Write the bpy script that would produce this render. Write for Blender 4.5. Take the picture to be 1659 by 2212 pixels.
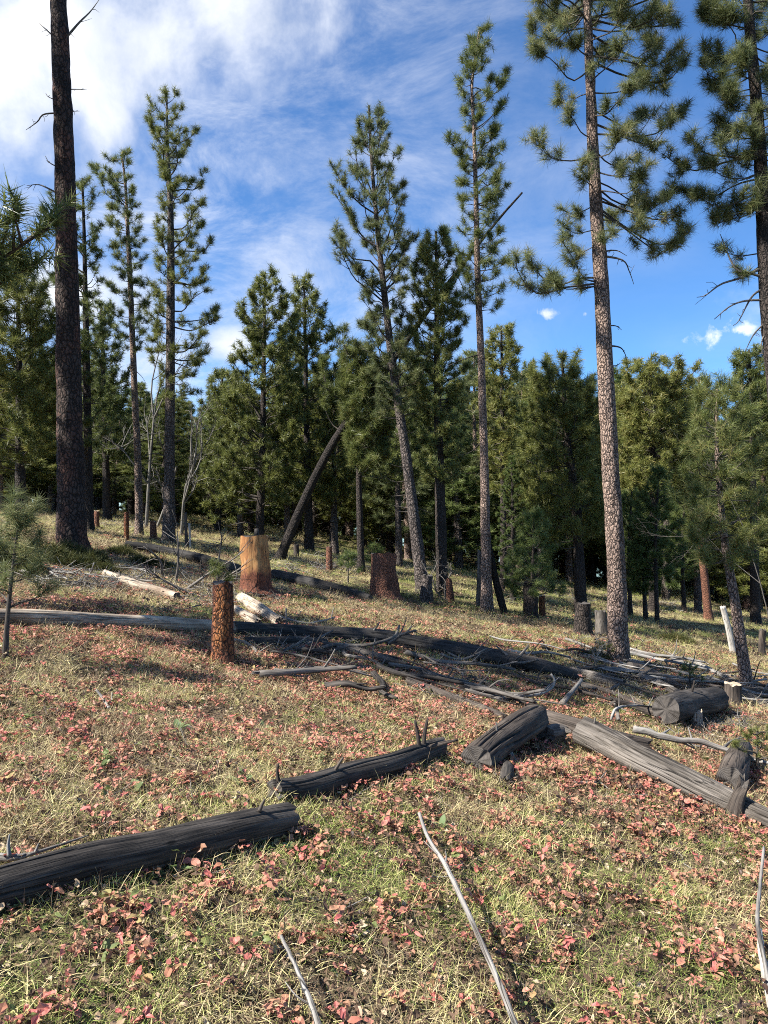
import bpy, math
import numpy as np
from mathutils import Vector

SC = bpy.context.scene
for o in list(bpy.data.objects):
    bpy.data.objects.remove(o)

# ------------------------------------------------------------------ camera
EYE = 1.55
FPX = 759.0                      # focal length in pixels of a 768 x 1024 picture
KD = FPX * 2.16                  # the same at the size the photograph was measured at
cam = bpy.data.cameras.new('camera')
cam.sensor_fit = 'VERTICAL'
cam.sensor_height = 24.0
cam.lens = 24.0 * FPX / 1024.0
cam.clip_start = 0.05
cam.clip_end = 3000
cam_o = bpy.data.objects.new('camera', cam)
SC.collection.objects.link(cam_o)
cam_o.location = (0, 0, EYE)
cam_o.rotation_euler = (math.pi / 2, 0, 0)
SC.camera = cam_o

# ------------------------------------------------------------------ sun and sky
SUN_EL = math.radians(46)
TO_SUN = Vector((-1.0, -0.34, 0)).normalized()
SUN_ROT = math.atan2(TO_SUN.x, TO_SUN.y)
sun = bpy.data.lights.new('sun', 'SUN')
sun.energy = 5.0
sun.angle = math.radians(0.53)
sun.color = (1.0, 0.95, 0.87)
sun_o = bpy.data.objects.new('sun', sun)
SC.collection.objects.link(sun_o)
to_sun = Vector((TO_SUN.x * math.cos(SUN_EL), TO_SUN.y * math.cos(SUN_EL), math.sin(SUN_EL)))
sun_o.rotation_euler = (-to_sun).to_track_quat('-Z', 'Y').to_euler()
sun_o.location = (-30, -10, 40)

world = bpy.data.worlds.new('World')
SC.world = world
world.use_nodes = True
WN, WL = world.node_tree.nodes, world.node_tree.links
WN.clear()


def wn(t, **kw):
    n = WN.new(t)
    for k, v in kw.items():
        setattr(n, k, v)
    return n


def wmath(op, a, b=None, c=None, clamp=False):
    n = wn('ShaderNodeMath', operation=op, use_clamp=clamp)
    for i, x in enumerate((a, b, c)):
        if x is None:
            continue
        if isinstance(x, (int, float)):
            n.inputs[i].default_value = x
        else:
            WL.new(x, n.inputs[i])
    return n.outputs[0]


def wsmooth(x, lo, hi):
    n = wn('ShaderNodeMapRange', interpolation_type='SMOOTHSTEP')
    WL.new(x, n.inputs[0])
    n.inputs[1].default_value = lo
    n.inputs[2].default_value = hi
    return n.outputs[0]


sky = wn('ShaderNodeTexSky', sky_type='NISHITA', sun_disc=False, sun_elevation=SUN_EL, sun_rotation=SUN_ROT,
         altitude=1600.0, air_density=1.0, dust_density=0.15, ozone_density=3.2)
tc = wn('ShaderNodeTexCoord')
D = tc.outputs['Generated']


def wnoise(scale, detail, rough, dist=0.0, stretch=(1, 1, 1), rot=(0, 0, 0), loc=(0, 0, 0)):
    m = wn('ShaderNodeMapping')
    m.inputs['Scale'].default_value = stretch
    m.inputs['Rotation'].default_value = rot
    m.inputs['Location'].default_value = loc
    WL.new(D, m.inputs['Vector'])
    n = wn('ShaderNodeTexNoise')
    n.inputs['Scale'].default_value = scale
    n.inputs['Detail'].default_value = detail
    n.inputs['Roughness'].default_value = rough
    n.inputs['Distortion'].default_value = dist
    WL.new(m.outputs[0], n.inputs['Vector'])
    return n.outputs['Fac']


def wblob(u, v, r, sq=1.0):
    c = Vector(((u - 829.5) / KD, 1.0, (1106 - v) / KD)).normalized()
    s = wn('ShaderNodeVectorMath', operation='SUBTRACT')
    WL.new(D, s.inputs[0])
    s.inputs[1].default_value = c
    k = wn('ShaderNodeVectorMath', operation='MULTIPLY')
    WL.new(s.outputs[0], k.inputs[0])
    k.inputs[1].default_value = (1, 1, sq)
    ln = wn('ShaderNodeVectorMath', operation='LENGTH')
    WL.new(k.outputs[0], ln.inputs[0])
    return wmath('SUBTRACT', 1.0, wmath('DIVIDE', ln.outputs['Value'], r))


cum = wnoise(5.5, 10, 0.58, 0.15)
field = wblob(150, 40, 0.20)
for b in ((330, 130, 0.115), (10, 130, 0.13), (500, 60, 0.085), (-220, 60, 0.2), (230, 260, 0.06), (120, 640, 0.12, 2.2), (500, 745, 0.06, 2.2)):
    field = wmath('MAXIMUM', field, wblob(*b))
field = wmath('MAXIMUM', field, -0.6)
fld = wmath('ADD', field, wmath('MULTIPLY', wmath('SUBTRACT', cum, 0.5), 3.6))
fine = wnoise(30.0, 8, 0.62, 0.4)
puff = wblob(1180, 680, 0.016, 1.6)
for b in ((1530, 726, 0.020, 1.6), (1595, 712, 0.022, 2.4), (1265, 678, 0.008, 1.5)):
    puff = wmath('MAXIMUM', puff, wblob(*b))
puff = wmath('MAXIMUM', puff, -1.2)
pf = wmath('MULTIPLY', wsmooth(wmath('ADD', puff, wmath('MULTIPLY', wmath('SUBTRACT', fine, 0.5), 4.4)), 0.0, 1.1), 0.8)
big = wmath('MULTIPLY', wsmooth(fld, -0.35, 0.95), 0.97)
cir = wnoise(4.2, 10, 0.68, 0.45, stretch=(1.0, 1.0, 2.4), rot=(0, 0.5, 0.3))
veil = wnoise(1.5, 3, 0.5, 0.2, loc=(0.3, 0.0, 0.2))
# a thin veil, thicker towards the sun's side of the sky as the photograph has it
sx = wn('ShaderNodeSeparateXYZ')
WL.new(D, sx.inputs[0])
west = wsmooth(sx.outputs['X'], 0.30, -0.30)
thin = wmath('MULTIPLY', wsmooth(cir, 0.34, 0.80), wmath('ADD', wmath('MULTIPLY', west, 0.74), wmath('MULTIPLY', wsmooth(veil, 0.5, 0.72), 0.22)))
mask = wmath('MAXIMUM', wmath('MAXIMUM', big, pf), thin, clamp=True)
shade = wnoise(5.0, 9, 0.62, 0.3, loc=(0.05, 0.1, -0.06))
bg = wn('ShaderNodeBackground')
mix = wn('ShaderNodeMix', data_type='RGBA')
WL.new(mask, mix.inputs[0])
tintm = wn('ShaderNodeMix', data_type='RGBA', blend_type='MULTIPLY')
tintm.inputs[0].default_value = 1.0
WL.new(sky.outputs[0], tintm.inputs[6])
tintm.inputs[7].default_value = (0.64, 0.97, 1.24, 1)
WL.new(tintm.outputs[2], mix.inputs[6])
ccol = wn('ShaderNodeMix', data_type='RGBA')
WL.new(wsmooth(shade, 0.30, 0.66), ccol.inputs[0])
ccol.inputs[6].default_value = (5.0, 5.35, 6.0, 1)
ccol.inputs[7].default_value = (7.8, 7.9, 8.1, 1)
WL.new(ccol.outputs[2], mix.inputs[7])
WL.new(mix.outputs[2], bg.inputs['Color'])
bg.inputs['Strength'].default_value = 0.066
wo = wn('ShaderNodeOutputWorld')
WL.new(bg.outputs[0], wo.inputs['Surface'])

SC.view_settings.view_transform = 'Standard'
SC.view_settings.look = 'None'
SC.view_settings.exposure = 1.42
SC.view_settings.gamma = 1.0
SC.view_settings.use_curve_mapping = False
SC.render.engine = 'CYCLES'
SC.cycles.max_bounces = 4
SC.cycles.diffuse_bounces = 2
SC.cycles.glossy_bounces = 2
SC.cycles.transmission_bounces = 3
SC.cycles.transparent_max_bounces = 4
SC.cycles.use_denoising = False
SC.cycles.filter_width = 1.0
SC.cycles.use_adaptive_sampling = True
SC.cycles.adaptive_threshold = 0.025
SC.cycles.caustics_reflective = False
SC.cycles.caustics_refractive = False

# ------------------------------------------------------------------ helpers
RNG = np.random.default_rng(7)


def norm(a):
    return a / np.maximum(np.linalg.norm(a, axis=-1, keepdims=True), 1e-9)


def _hash(ix, iy, iz, seed):
    h = (ix * 374761393 + iy * 668265263 + iz * 2147483647 + seed * 1274126177).astype(np.int64) & 0xffffffff
    h = ((h ^ (h >> 13)) * 1274126177) & 0xffffffff
    h = h ^ (h >> 16)
    return (h & 0xffff) / 65535.0


def vnoise(p, seed=0):
    p = np.asarray(p, float)
    i = np.floor(p).astype(np.int64)
    f = p - i
    f = f * f * (3 - 2 * f)
    r = 0
    for a in (0, 1):
        for b in (0, 1):
            for c in (0, 1):
                w = (f[..., 0] if a else 1 - f[..., 0]) * (f[..., 1] if b else 1 - f[..., 1]) * (f[..., 2] if c else 1 - f[..., 2])
                r = r + w * _hash(i[..., 0] + a, i[..., 1] + b, i[..., 2] + c, seed)
    return r * 2 - 1


def fbm(p, seed=0, oct=3):
    r, a = 0, 1.0
    p = np.asarray(p, float)
    for k in range(oct):
        r = r + a * vnoise(p * (2 ** k), seed + k * 17)
        a *= 0.5
    return r


def terrain(x, y):
    x = np.asarray(x, float)
    y = np.asarray(y, float)
    xs = np.where(x < 0, 14 * np.tanh(x / 14), 22 * np.tanh(x / 22))
    z = -0.1756 * xs - 0.0088 * np.clip(y, -50, 60)
    t = np.maximum(0, y - 45)
    z = z - 0.20 * t * t / (t + 40)
    near = np.exp(-(y / 40.0) ** 2)
    q = np.stack([x * 0.9, y * 0.9, 0 * x], -1)
    z = z + 0.055 * vnoise(q, 3) * near + 0.022 * vnoise(q * 3.1, 5) * near
    return z


def W(u, v, d):
    """world point seen at photograph position (u, v) at distance d"""
    return np.array([(u - 829.5) / KD * d, d, EYE - (v - 1106) / KD * d])


_COARSE = np.concatenate([np.arange(1.2, 20, 0.2), np.arange(20, 120, 0.8)])


def G(u, v, h=0.0):
    """point h above the ground under photograph position (u, v)"""
    kx = (u - 829.5) / KD
    m = -(v - 1106) / KD
    lo, hi = 1.2, 120.0
    for d in (_COARSE, None, None, None):
        d = np.linspace(lo, hi, 12) if d is None else d
        f = EYE + m * d - terrain(kx * d, d) - h
        if not (f < 0).any():
            return W(u, v, d[-1])
        k = max(1, int(np.argmax(f < 0)))
        lo, hi = d[k - 1], d[k]
    return W(u, v, 0.5 * (lo + hi))


def link(o, parent=None):
    SC.collection.objects.link(o)
    if parent is not None:
        o.parent = parent
    return o


def tag(o, label=None, cat=None, group=None, kind=None):
    if label:
        o['label'] = label
    if cat:
        o['category'] = cat
    if group:
        o['group'] = group
    if kind:
        o['kind'] = kind
    return o


def empty(name, loc):
    o = bpy.data.objects.new(name, None)
    o.empty_display_size = 0.2
    o.location = loc
    return link(o)


class MB:
    """collects vertices and faces of ONE part"""

    def __init__(self):
        self.v, self.t, self.q, self.lc, self.r, self.n = [], [], [], [], [], 0

    def add(self, v, t=None, q=None, lc=None, rnd=None):
        v = np.asarray(v, float).reshape(-1, 3)
        if t is not None:
            self.t.append(np.asarray(t).reshape(-1, 3) + self.n)
        if q is not None:
            self.q.append(np.asarray(q).reshape(-1, 4) + self.n)
        self.v.append(v)
        self.lc.append(v if lc is None else np.asarray(lc, float).reshape(-1, 3))
        self.r.append(np.zeros(len(v)) if rnd is None else np.broadcast_to(np.asarray(rnd, float), (len(v),)))
        self.n += len(v)

    def mesh(self, name, mat, smooth=True, origin=(0, 0, 0)):
        V = np.concatenate(self.v) - np.asarray(origin, float)
        T = np.concatenate(self.t) if self.t else np.zeros((0, 3), int)
        Q = np.concatenate(self.q) if self.q else np.zeros((0, 4), int)
        me = bpy.data.meshes.new(name)
        me.vertices.add(len(V))
        me.vertices.foreach_set('co', V.astype(np.float32).ravel())
        nl = T.size + Q.size
        me.loops.add(nl)
        me.loops.foreach_set('vertex_index', np.concatenate([T.ravel(), Q.ravel()]).astype(np.int32))
        me.polygons.add(len(T) + len(Q))
        ls = np.concatenate([np.arange(len(T)) * 3, T.size + np.arange(len(Q)) * 4]).astype(np.int32)
        me.polygons.foreach_set('loop_start', ls)
        me.polygons.foreach_set('use_smooth', np.full(len(T) + len(Q), smooth))
        a = me.attributes.new('lc', 'FLOAT_VECTOR', 'POINT')
        a.data.foreach_set('vector', np.concatenate(self.lc).astype(np.float32).ravel())
        a = me.attributes.new('rnd', 'FLOAT', 'POINT')
        a.data.foreach_set('value', np.concatenate(self.r).astype(np.float32))
        me.materials.append(mat)
        me.update(calc_edges=True)
        return me

    def obj(self, name, mat, parent=None, smooth=True, origin=(0, 0, 0)):
        return link(bpy.data.objects.new(name, self.mesh(name, mat, smooth, origin)), parent)


def resample(pts, n):
    pts = np.asarray(pts, float)
    if len(pts) > 2:                      # smooth the corners (Catmull-Rom)
        P = np.vstack([2 * pts[0] - pts[1], pts, 2 * pts[-1] - pts[-2]])
        t = (np.arange(12) / 12.0)[None, :, None]
        a, b, c, d = (P[k:len(P) - 3 + k][:, None] for k in range(4))
        out = 0.5 * (2 * b + (c - a) * t + (2 * a - 5 * b + 4 * c - d) * t * t + (3 * b - a - 3 * c + d) * t ** 3)
        pts = np.vstack([out.reshape(-1, pts.shape[1]), pts[-1]])
    s = np.concatenate([[0], np.cumsum(np.linalg.norm(np.diff(pts, axis=0), axis=1))])
    si = np.linspace(0, s[-1], n)
    return np.stack([np.interp(si, s, pts[:, k]) for k in range(pts.shape[1])], -1)


def frames(P):
    T = norm(np.gradient(P, axis=0))
    ref = np.array([0.0, 0, 1]) if abs(T[0][2]) < 0.9 else np.array([0.0, -1, 0])
    A = np.zeros_like(P)
    a = ref - T[0] * np.dot(ref, T[0])
    for i in range(len(P)):
        a = a - T[i] * np.dot(a, T[i])
        a = a / max(np.linalg.norm(a), 1e-9)
        A[i] = a
    return T, A, np.cross(T, A)


def tube(mb, P, R, sides=8, amp=0.0, fr=(3, 3), cracks=0, crack_depth=0.12, seed=0, cap=True, lump=0.0, oval=1.0, jag=0.0):
    """a tapered limb along P (n,3) with radii R; relief comes from amp and from long cracks"""
    P = np.asarray(P, float)
    n = len(P)
    R = np.broadcast_to(np.asarray(R, float), (n,))
    T, A, B = frames(P)
    s = np.concatenate([[0], np.cumsum(np.linalg.norm(np.diff(P, axis=0), axis=1))])
    th = np.linspace(0, 2 * math.pi, sides, endpoint=False)
    c, sn = np.cos(th), np.sin(th)
    rr = R[:, None] * np.ones((1, sides))
    lc = np.stack([R[:, None] * c[None], R[:, None] * sn[None], s[:, None] + 0 * c[None]], -1)
    if amp:
        m = lc * np.array([fr[0], fr[0], fr[1]])
        rr = rr * (1 + amp * fbm(m + seed * 3.7, seed) + (lump * fbm(lc * np.array([5, 5, 1.7]) + seed * 1.3, seed + 40, 4) if lump else 0))
    rg = np.random.default_rng(seed + 99)
    for k in range(cracks):
        t0 = rg.uniform(0, 2 * math.pi)
        wob = 0.5 * vnoise(np.stack([s * 1.3, 0 * s + k * 5.1, 0 * s + seed], -1), seed)
        dth = (th[None] - (t0 + wob + 0.3 * s)[:, None] + math.pi) % (2 * math.pi) - math.pi
        on = np.minimum(1, (np.minimum(s, s[-1] - s) + 0.02) / 0.12) * np.clip(1.6 * vnoise(np.stack([s * 1.1, 0 * s + k * 9.3, 0 * s], -1), seed + 5) + 0.9, 0, 1)
        wd = rg.uniform(0.035, 0.06)
        rr = rr * (1 - crack_depth * on[:, None] * np.exp(-(dth / wd) ** 2))
    V = P[:, None] + rr[..., None] * (A[:, None] * c[None, :, None] * oval + B[:, None] * sn[None, :, None])
    if jag:
        V[-1] += T[-1] * (jag * vnoise(np.stack([c * 3, sn * 3, 0 * c + seed], -1), seed))[:, None]
        V[0] -= T[0] * (jag * vnoise(np.stack([c * 3, sn * 3, 0 * c + seed + 9], -1), seed))[:, None]
    i = np.arange(n - 1)[:, None] * sides
    j = np.arange(sides)[None]
    jn = (j + 1) % sides
    q = np.stack([i + j, i + jn, i + sides + jn, i + sides + j], -1).reshape(-1, 4)
    VV, L = V.reshape(-1, 3), lc.reshape(-1, 3)
    t = None
    if cap:
        VV = np.vstack([VV, P[0], P[-1]])
        L = np.vstack([L, [0, 0, 0], [0, 0, s[-1]]])
        k = n * sides
        jj = np.arange(sides)
        jm = (jj + 1) % sides
        t = np.vstack([np.stack([jm, jj, 0 * jj + k], -1), np.stack([(n - 1) * sides + jj, (n - 1) * sides + jm, 0 * jj + k + 1], -1)])
    mb.add(VV, t, q, L)
    return V


def disc(mb, centre, ring):
    """a sawn face: rings of vertices from the rim to the centre"""
    ring = np.asarray(ring)
    n = len(ring)
    vs, lc, q, t = [], [], [], []
    fr = (1.0, 0.8, 0.55, 0.3)
    for k, f in enumerate(fr):
        rad = np.linalg.norm(ring - centre, axis=1, keepdims=True)
        vs.append(centre + (ring - centre) / np.maximum(rad, 1e-6) * (rad * (f == 1.0) + rad.mean() * 0.97 * f * (f < 1.0)))
        lc.append(np.stack([ring[:, 0] * 0 + f * np.linalg.norm(ring - centre, axis=1), 0 * ring[:, 0] + np.arange(n) / n, 0 * ring[:, 0]], -1))
    vs.append(np.asarray(centre)[None])
    lc.append(np.zeros((1, 3)))
    j = np.arange(n)
    jn = (j + 1) % n
    for k in range(len(fr) - 1):
        q.append(np.stack([k * n + j, k * n + jn, (k + 1) * n + jn, (k + 1) * n + j], -1))
    k = len(fr) - 1
    t = np.stack([k * n + j, k * n + jn, 0 * j + (k + 1) * n], -1)
    mb.add(np.vstack(vs), t, np.vstack(q), np.vstack(lc))


# ------------------------------------------------------------------ materials
def material(name):
    m = bpy.data.materials.new(name)
    m.use_nodes = True
    nt = m.node_tree
    nt.nodes.clear()
    return m, nt.nodes, nt.links


def ramp(N, L, fac, stops):
    r = N.new('ShaderNodeValToRGB')
    while len(r.color_ramp.elements) > 1:
        r.color_ramp.elements.remove(r.color_ramp.elements[-1])
    for i, (p, c) in enumerate(stops):
        e = r.color_ramp.elements[0] if i == 0 else r.color_ramp.elements.new(p)
        e.position = p
        e.color = (*c, 1)
    L.new(fac, r.inputs[0])
    return r.outputs[0]


def tex(N, L, vec, scale, stretch=(1, 1, 1), kind='noise', detail=5, rough=0.6, dist=0.0):
    mp = N.new('ShaderNodeMapping')
    mp.inputs['Scale'].default_value = stretch
    L.new(vec, mp.inputs['Vector'])
    if kind == 'noise':
        t = N.new('ShaderNodeTexNoise')
        t.inputs['Detail'].default_value = detail
        t.inputs['Roughness'].default_value = rough
        t.inputs['Distortion'].default_value = dist
        out = t.outputs['Fac']
    else:
        t = N.new('ShaderNodeTexVoronoi')
        t.feature = kind
        out = t.outputs['Distance']
    t.inputs['Scale'].default_value = scale
    L.new(mp.outputs[0], t.inputs['Vector'])
    return out


def mth(N, L, op, a, b, clamp=False):
    n = N.new('ShaderNodeMath')
    n.operation = op
    n.use_clamp = clamp
    for i, x in enumerate((a, b)):
        if isinstance(x, (int, float)):
            n.inputs[i].default_value = x
        else:
            L.new(x, n.inputs[i])
    return n.outputs[0]


def mixc(N, L, fac, a, b, mode='MIX'):
    n = N.new('ShaderNodeMix')
    n.data_type = 'RGBA'
    n.blend_type = mode
    for i, x in ((0, fac), (6, a), (7, b)):
        if isinstance(x, (int, float)):
            n.inputs[i].default_value = x
        elif isinstance(x, tuple):
            n.inputs[i].default_value = (*x, 1)
        else:
            L.new(x, n.inputs[i])
    return n.outputs[2]


def finish(N, L, col, height=None, dist=0.01, rough=0.85, strength=1.0, spec=0.25):
    b = N.new('ShaderNodeBsdfPrincipled')
    L.new(col, b.inputs['Base Color'])
    b.inputs['Roughness'].default_value = rough
    b.inputs['Specular IOR Level'].default_value = spec
    if height is not None:
        bp = N.new('ShaderNodeBump')
        bp.inputs['Distance'].default_value = dist
        bp.inputs['Strength'].default_value = strength
        L.new(height, bp.inputs['Height'])
        L.new(bp.outputs[0], b.inputs['Normal'])
    o = N.new('ShaderNodeOutputMaterial')
    L.new(b.outputs[0], o.inputs['Surface'])


def attr(N, name, kind='GEOMETRY'):
    a = N.new('ShaderNodeAttribute')
    a.attribute_name = name
    a.attribute_type = kind
    return a


def bark_material(name, plate, plate2, furrow, sc=1.0, patch=None):
    m, N, L = material(name)
    lc = attr(N, 'lc').outputs['Vector']
    wob = N.new('ShaderNodeVectorMath')
    wob.operation = 'ADD'
    nz = N.new('ShaderNodeTexNoise')
    nz.inputs['Scale'].default_value = 9 * sc
    L.new(lc, nz.inputs['Vector'])
    k = N.new('ShaderNodeVectorMath')
    k.operation = 'SCALE'
    k.inputs['Scale'].default_value = 0.10 / sc
    L.new(nz.outputs['Color'], k.inputs[0])
    L.new(lc, wob.inputs[0])
    L.new(k.outputs[0], wob.inputs[1])
    vec = wob.outputs[0]
    edge = tex(N, L, vec, 22 * sc, (1, 1, 0.42), 'DISTANCE_TO_EDGE')
    flake = tex(N, L, vec, 75 * sc, (1, 1, 0.6), 'noise', 3, 0.7)
    broad = tex(N, L, lc, 3.0, (1, 1, 0.5), 'noise', 3, 0.6)
    h = ramp(N, L, edge, [(0.0, (0, 0, 0)), (0.05, (0.05, 0.05, 0.05)), (0.16, (0.75, 0.75, 0.75)), (0.35, (1, 1, 1))])
    h2 = mth(N, L, 'ADD', h, mth(N, L, 'MULTIPLY', flake, 0.8))
    body = mixc(N, L, ramp(N, L, flake, [(0.40, (0, 0, 0)), (0.60, (1, 1, 1))]), plate, plate2)
    if patch:
        body = mixc(N, L, ramp(N, L, broad, [(0.45, (0, 0, 0)), (0.62, (1, 1, 1))]), body, patch)
    age = tex(N, L, lc, 2.1, (1, 1, 0.45), 'noise', 5, 0.65)
    body = mixc(N, L, 1.0, body, ramp(N, L, age, [(0.32, (0.50, 0.48, 0.47)), (0.48, (1.0, 1.0, 1.0)), (0.66, (1.25, 1.2, 1.14))]), 'MULTIPLY')
    col = mixc(N, L, ramp(N, L, h2, [(0.35, (0, 0, 0)), (0.85, (1, 1, 1))]), furrow, body)
    finish(N, L, col, h2, 0.022 / sc, 0.9)
    return m


def wood_material(name, light, mid, dark, grain=1.0, stain=None, stain_amt=0.5, foot=None):
    m, N, L = material(name)
    lc = attr(N, 'lc').outputs['Vector']
    oi = N.new('ShaderNodeObjectInfo')
    add = N.new('ShaderNodeVectorMath')
    add.operation = 'ADD'
    sc = N.new('ShaderNodeVectorMath')
    sc.operation = 'SCALE'
    sc.inputs[0].default_value = (7, 3, 11)
    L.new(oi.outputs['Random'], sc.inputs['Scale'])
    L.new(lc, add.inputs[0])
    L.new(sc.outputs[0], add.inputs[1])
    v = add.outputs[0]
    g1 = tex(N, L, v, 60 * grain, (1, 1, 0.055), 'noise', 7, 0.68, 0.5)
    g2 = tex(N, L, v, 170 * grain, (1, 1, 0.03), 'noise', 3, 0.6)
    bl = tex(N, L, v, 5, (1, 1, 0.35), 'noise', 4, 0.6)
    g = mth(N, L, 'ADD', mth(N, L, 'MULTIPLY', g1, 0.65), mth(N, L, 'MULTIPLY', g2, 0.35))
    g = mth(N, L, 'ADD', g, mth(N, L, 'MULTIPLY', mth(N, L, 'SUBTRACT', bl, 0.5), 0.6))
    col = ramp(N, L, g, [(0.36, dark), (0.48, mid), (0.62, light)])
    crk = tex(N, L, v, 15 * grain, (1, 1, 0.035), 'noise', 3, 0.5, 0.8)
    cm = ramp(N, L, mth(N, L, 'ABSOLUTE', mth(N, L, 'SUBTRACT', crk, 0.5), 0), [(0.0, (0, 0, 0)), (0.012, (1, 1, 1))])
    col = mixc(N, L, cm, tuple(0.3 * x for x in dark), col)
    kd = tex(N, L, v, 7.5, (1, 1, 0.45), 'F1')
    kn = ramp(N, L, kd, [(0.05, (0, 0, 0)), (0.095, (1, 1, 1))])
    col = mixc(N, L, kn, tuple(0.25 * x for x in dark), col)
    if stain:
        sm = tex(N, L, v, 3.2, (1, 1, 0.4), 'noise', 5, 0.65)
        col = mixc(N, L, mth(N, L, 'MULTIPLY', ramp(N, L, sm, [(0.5, (0, 0, 0)), (0.62, (1, 1, 1))]), stain_amt), col, stain)
    if foot:      # bark left on the lower part
        sp = N.new('ShaderNodeSeparateXYZ')
        L.new(lc, sp.inputs[0])
        fm = tex(N, L, lc, 7, (1, 1, 0.5), 'noise', 6, 0.7)
        ff = mth(N, L, 'ADD', sp.outputs['Z'], mth(N, L, 'MULTIPLY', mth(N, L, 'SUBTRACT', fm, 0.5), 0.5))
        fl = tex(N, L, lc, 60, (1, 1, 0.5), 'noise', 4, 0.7)
        fc = ramp(N, L, fl, [(0.38, tuple(0.3 * x for x in foot)), (0.5, foot), (0.66, tuple(1.9 * x for x in foot))])
        col = mixc(N, L, ramp(N, L, ff, [(0.40, (0, 0, 0)), (0.56, (1, 1, 1))]), fc, col)
    hh = mth(N, L, 'ADD', g, mth(N, L, 'MULTIPLY', cm, 0.5))
    finish(N, L, col, hh, 0.008, 0.8)
    return m


def end_material(name, light, dark):
    m, N, L = material(name)
    lc = attr(N, 'lc').outputs['Vector']
    w = N.new('ShaderNodeTexWave')
    w.wave_type = 'BANDS'
    w.bands_direction = 'X'
    w.inputs['Scale'].default_value = 28
    w.inputs['Distortion'].default_value = 1.5
    L.new(lc, w.inputs['Vector'])
    tco = N.new('ShaderNodeTexCoord')
    nz = tex(N, L, tco.outputs['Object'], 24, (1, 1, 1), 'noise', 6, 0.7)
    f = mth(N, L, 'ADD', mth(N, L, 'MULTIPLY', w.outputs['Fac'], 0.16), mth(N, L, 'MULTIPLY', nz, 0.9))
    finish(N, L, ramp(N, L, f, [(0.3, dark), (0.75, light)]), f, 0.006, 0.9)
    return m


def leaf_material(name, stops, trans=0.35, rough=0.5, spec=0.3, vary=0.25, tint=None):
    """colour along 'rnd' of each leaf or needle, shifted by the plant's own random number"""
    m, N, L = material(name)
    r = attr(N, 'rnd').outputs['Fac']
    oi = N.new('ShaderNodeObjectInfo').outputs['Random']
    f = mth(N, L, 'ADD', r, mth(N, L, 'MULTIPLY', mth(N, L, 'SUBTRACT', oi, 0.5), vary))
    if tint:
        ta = attr(N, 'tint', 'INSTANCER').outputs['Fac']
        f = mth(N, L, 'ADD', f, mth(N, L, 'MULTIPLY', mth(N, L, 'SUBTRACT', ta, 0.5), tint))
    col = ramp(N, L, mth(N, L, 'MAXIMUM', mth(N, L, 'MINIMUM', f, 1.0), 0.0), stops)
    b = N.new('ShaderNodeBsdfPrincipled')
    L.new(col, b.inputs['Base Color'])
    b.inputs['Roughness'].default_value = rough
    b.inputs['Specular IOR Level'].default_value = spec
    t = N.new('ShaderNodeBsdfTranslucent')
    L.new(col, t.inputs['Color'])
    mx = N.new('ShaderNodeMixShader')
    mx.inputs[0].default_value = trans
    L.new(b.outputs[0], mx.inputs[1])
    L.new(t.outputs[0], mx.inputs[2])
    o = N.new('ShaderNodeOutputMaterial')
    L.new(mx.outputs[0], o.inputs['Surface'])
    return m


BARK_TAN = bark_material('bark_tan_plates', (0.37, 0.275, 0.22), (0.21, 0.145, 0.115), (0.014, 0.011, 0.010), 1.25)
BARK_GREY = bark_material('bark_grey_plates', (0.17, 0.14, 0.125), (0.10, 0.08, 0.07), (0.014, 0.012, 0.011), 1.0)
BARK_RED = bark_material('bark_old_red', (0.085, 0.058, 0.048), (0.045, 0.035, 0.03), (0.010, 0.008, 0.007), 0.8, patch=(0.125, 0.062, 0.045))
BARK_DARK = bark_material('bark_dark', (0.075, 0.058, 0.049), (0.042, 0.034, 0.030), (0.010, 0.009, 0.008), 1.1)
BARK_BLACK = bark_material('bark_black', (0.046, 0.037, 0.032), (0.028, 0.023, 0.020), (0.008, 0.007, 0.006), 1.1)
BARK_RUST = bark_material('bark_rust_stump', (0.21, 0.075, 0.040), (0.085, 0.037, 0.025), (0.012, 0.009, 0.008), 1.6, patch=(0.40, 0.165, 0.055))
BARK_STUMP_RED = bark_material('bark_stump_red', (0.31, 0.14, 0.085), (0.18, 0.083, 0.055), (0.02, 0.012, 0.010), 1.7)
TWIG = wood_material('twig_bark', (0.10, 0.085, 0.07), (0.065, 0.055, 0.046), (0.03, 0.026, 0.022))
LOG_CHAR = wood_material('log_charcoal_grey', (0.092, 0.080, 0.069), (0.042, 0.036, 0.031), (0.012, 0.0105, 0.0095), stain=(0.014, 0.012, 0.011), stain_amt=0.75)
LOG_BROWN = wood_material('log_weathered_brown', (0.115, 0.093, 0.075), (0.060, 0.048, 0.039), (0.020, 0.016, 0.014), stain=(0.028, 0.022, 0.018), stain_amt=0.6)
LOG_GREY = wood_material('log_silver_grey', (0.19, 0.168, 0.145), (0.10, 0.087, 0.073), (0.026, 0.022, 0.018), stain=(0.04, 0.033, 0.027), stain_amt=0.7)
LOG_PALE = wood_material('log_pale_tan', (0.50, 0.42, 0.32), (0.32, 0.26, 0.195), (0.09, 0.07, 0.052), stain=(0.16, 0.10, 0.06), stain_amt=0.5)
LOG_BLACK = wood_material('log_shade_black', (0.05, 0.046, 0.043), (0.026, 0.024, 0.022), (0.009, 0.008, 0.008))  # black that carries the shade lying over the fallen logs
STICK = wood_material('stick_silver', (0.31, 0.295, 0.27), (0.20, 0.188, 0.17), (0.07, 0.064, 0.056), stain=(0.12, 0.10, 0.084), stain_amt=0.6)
STICK_WHITE = wood_material('stick_bleached', (0.52, 0.49, 0.44), (0.38, 0.355, 0.315), (0.17, 0.155, 0.135))
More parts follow.
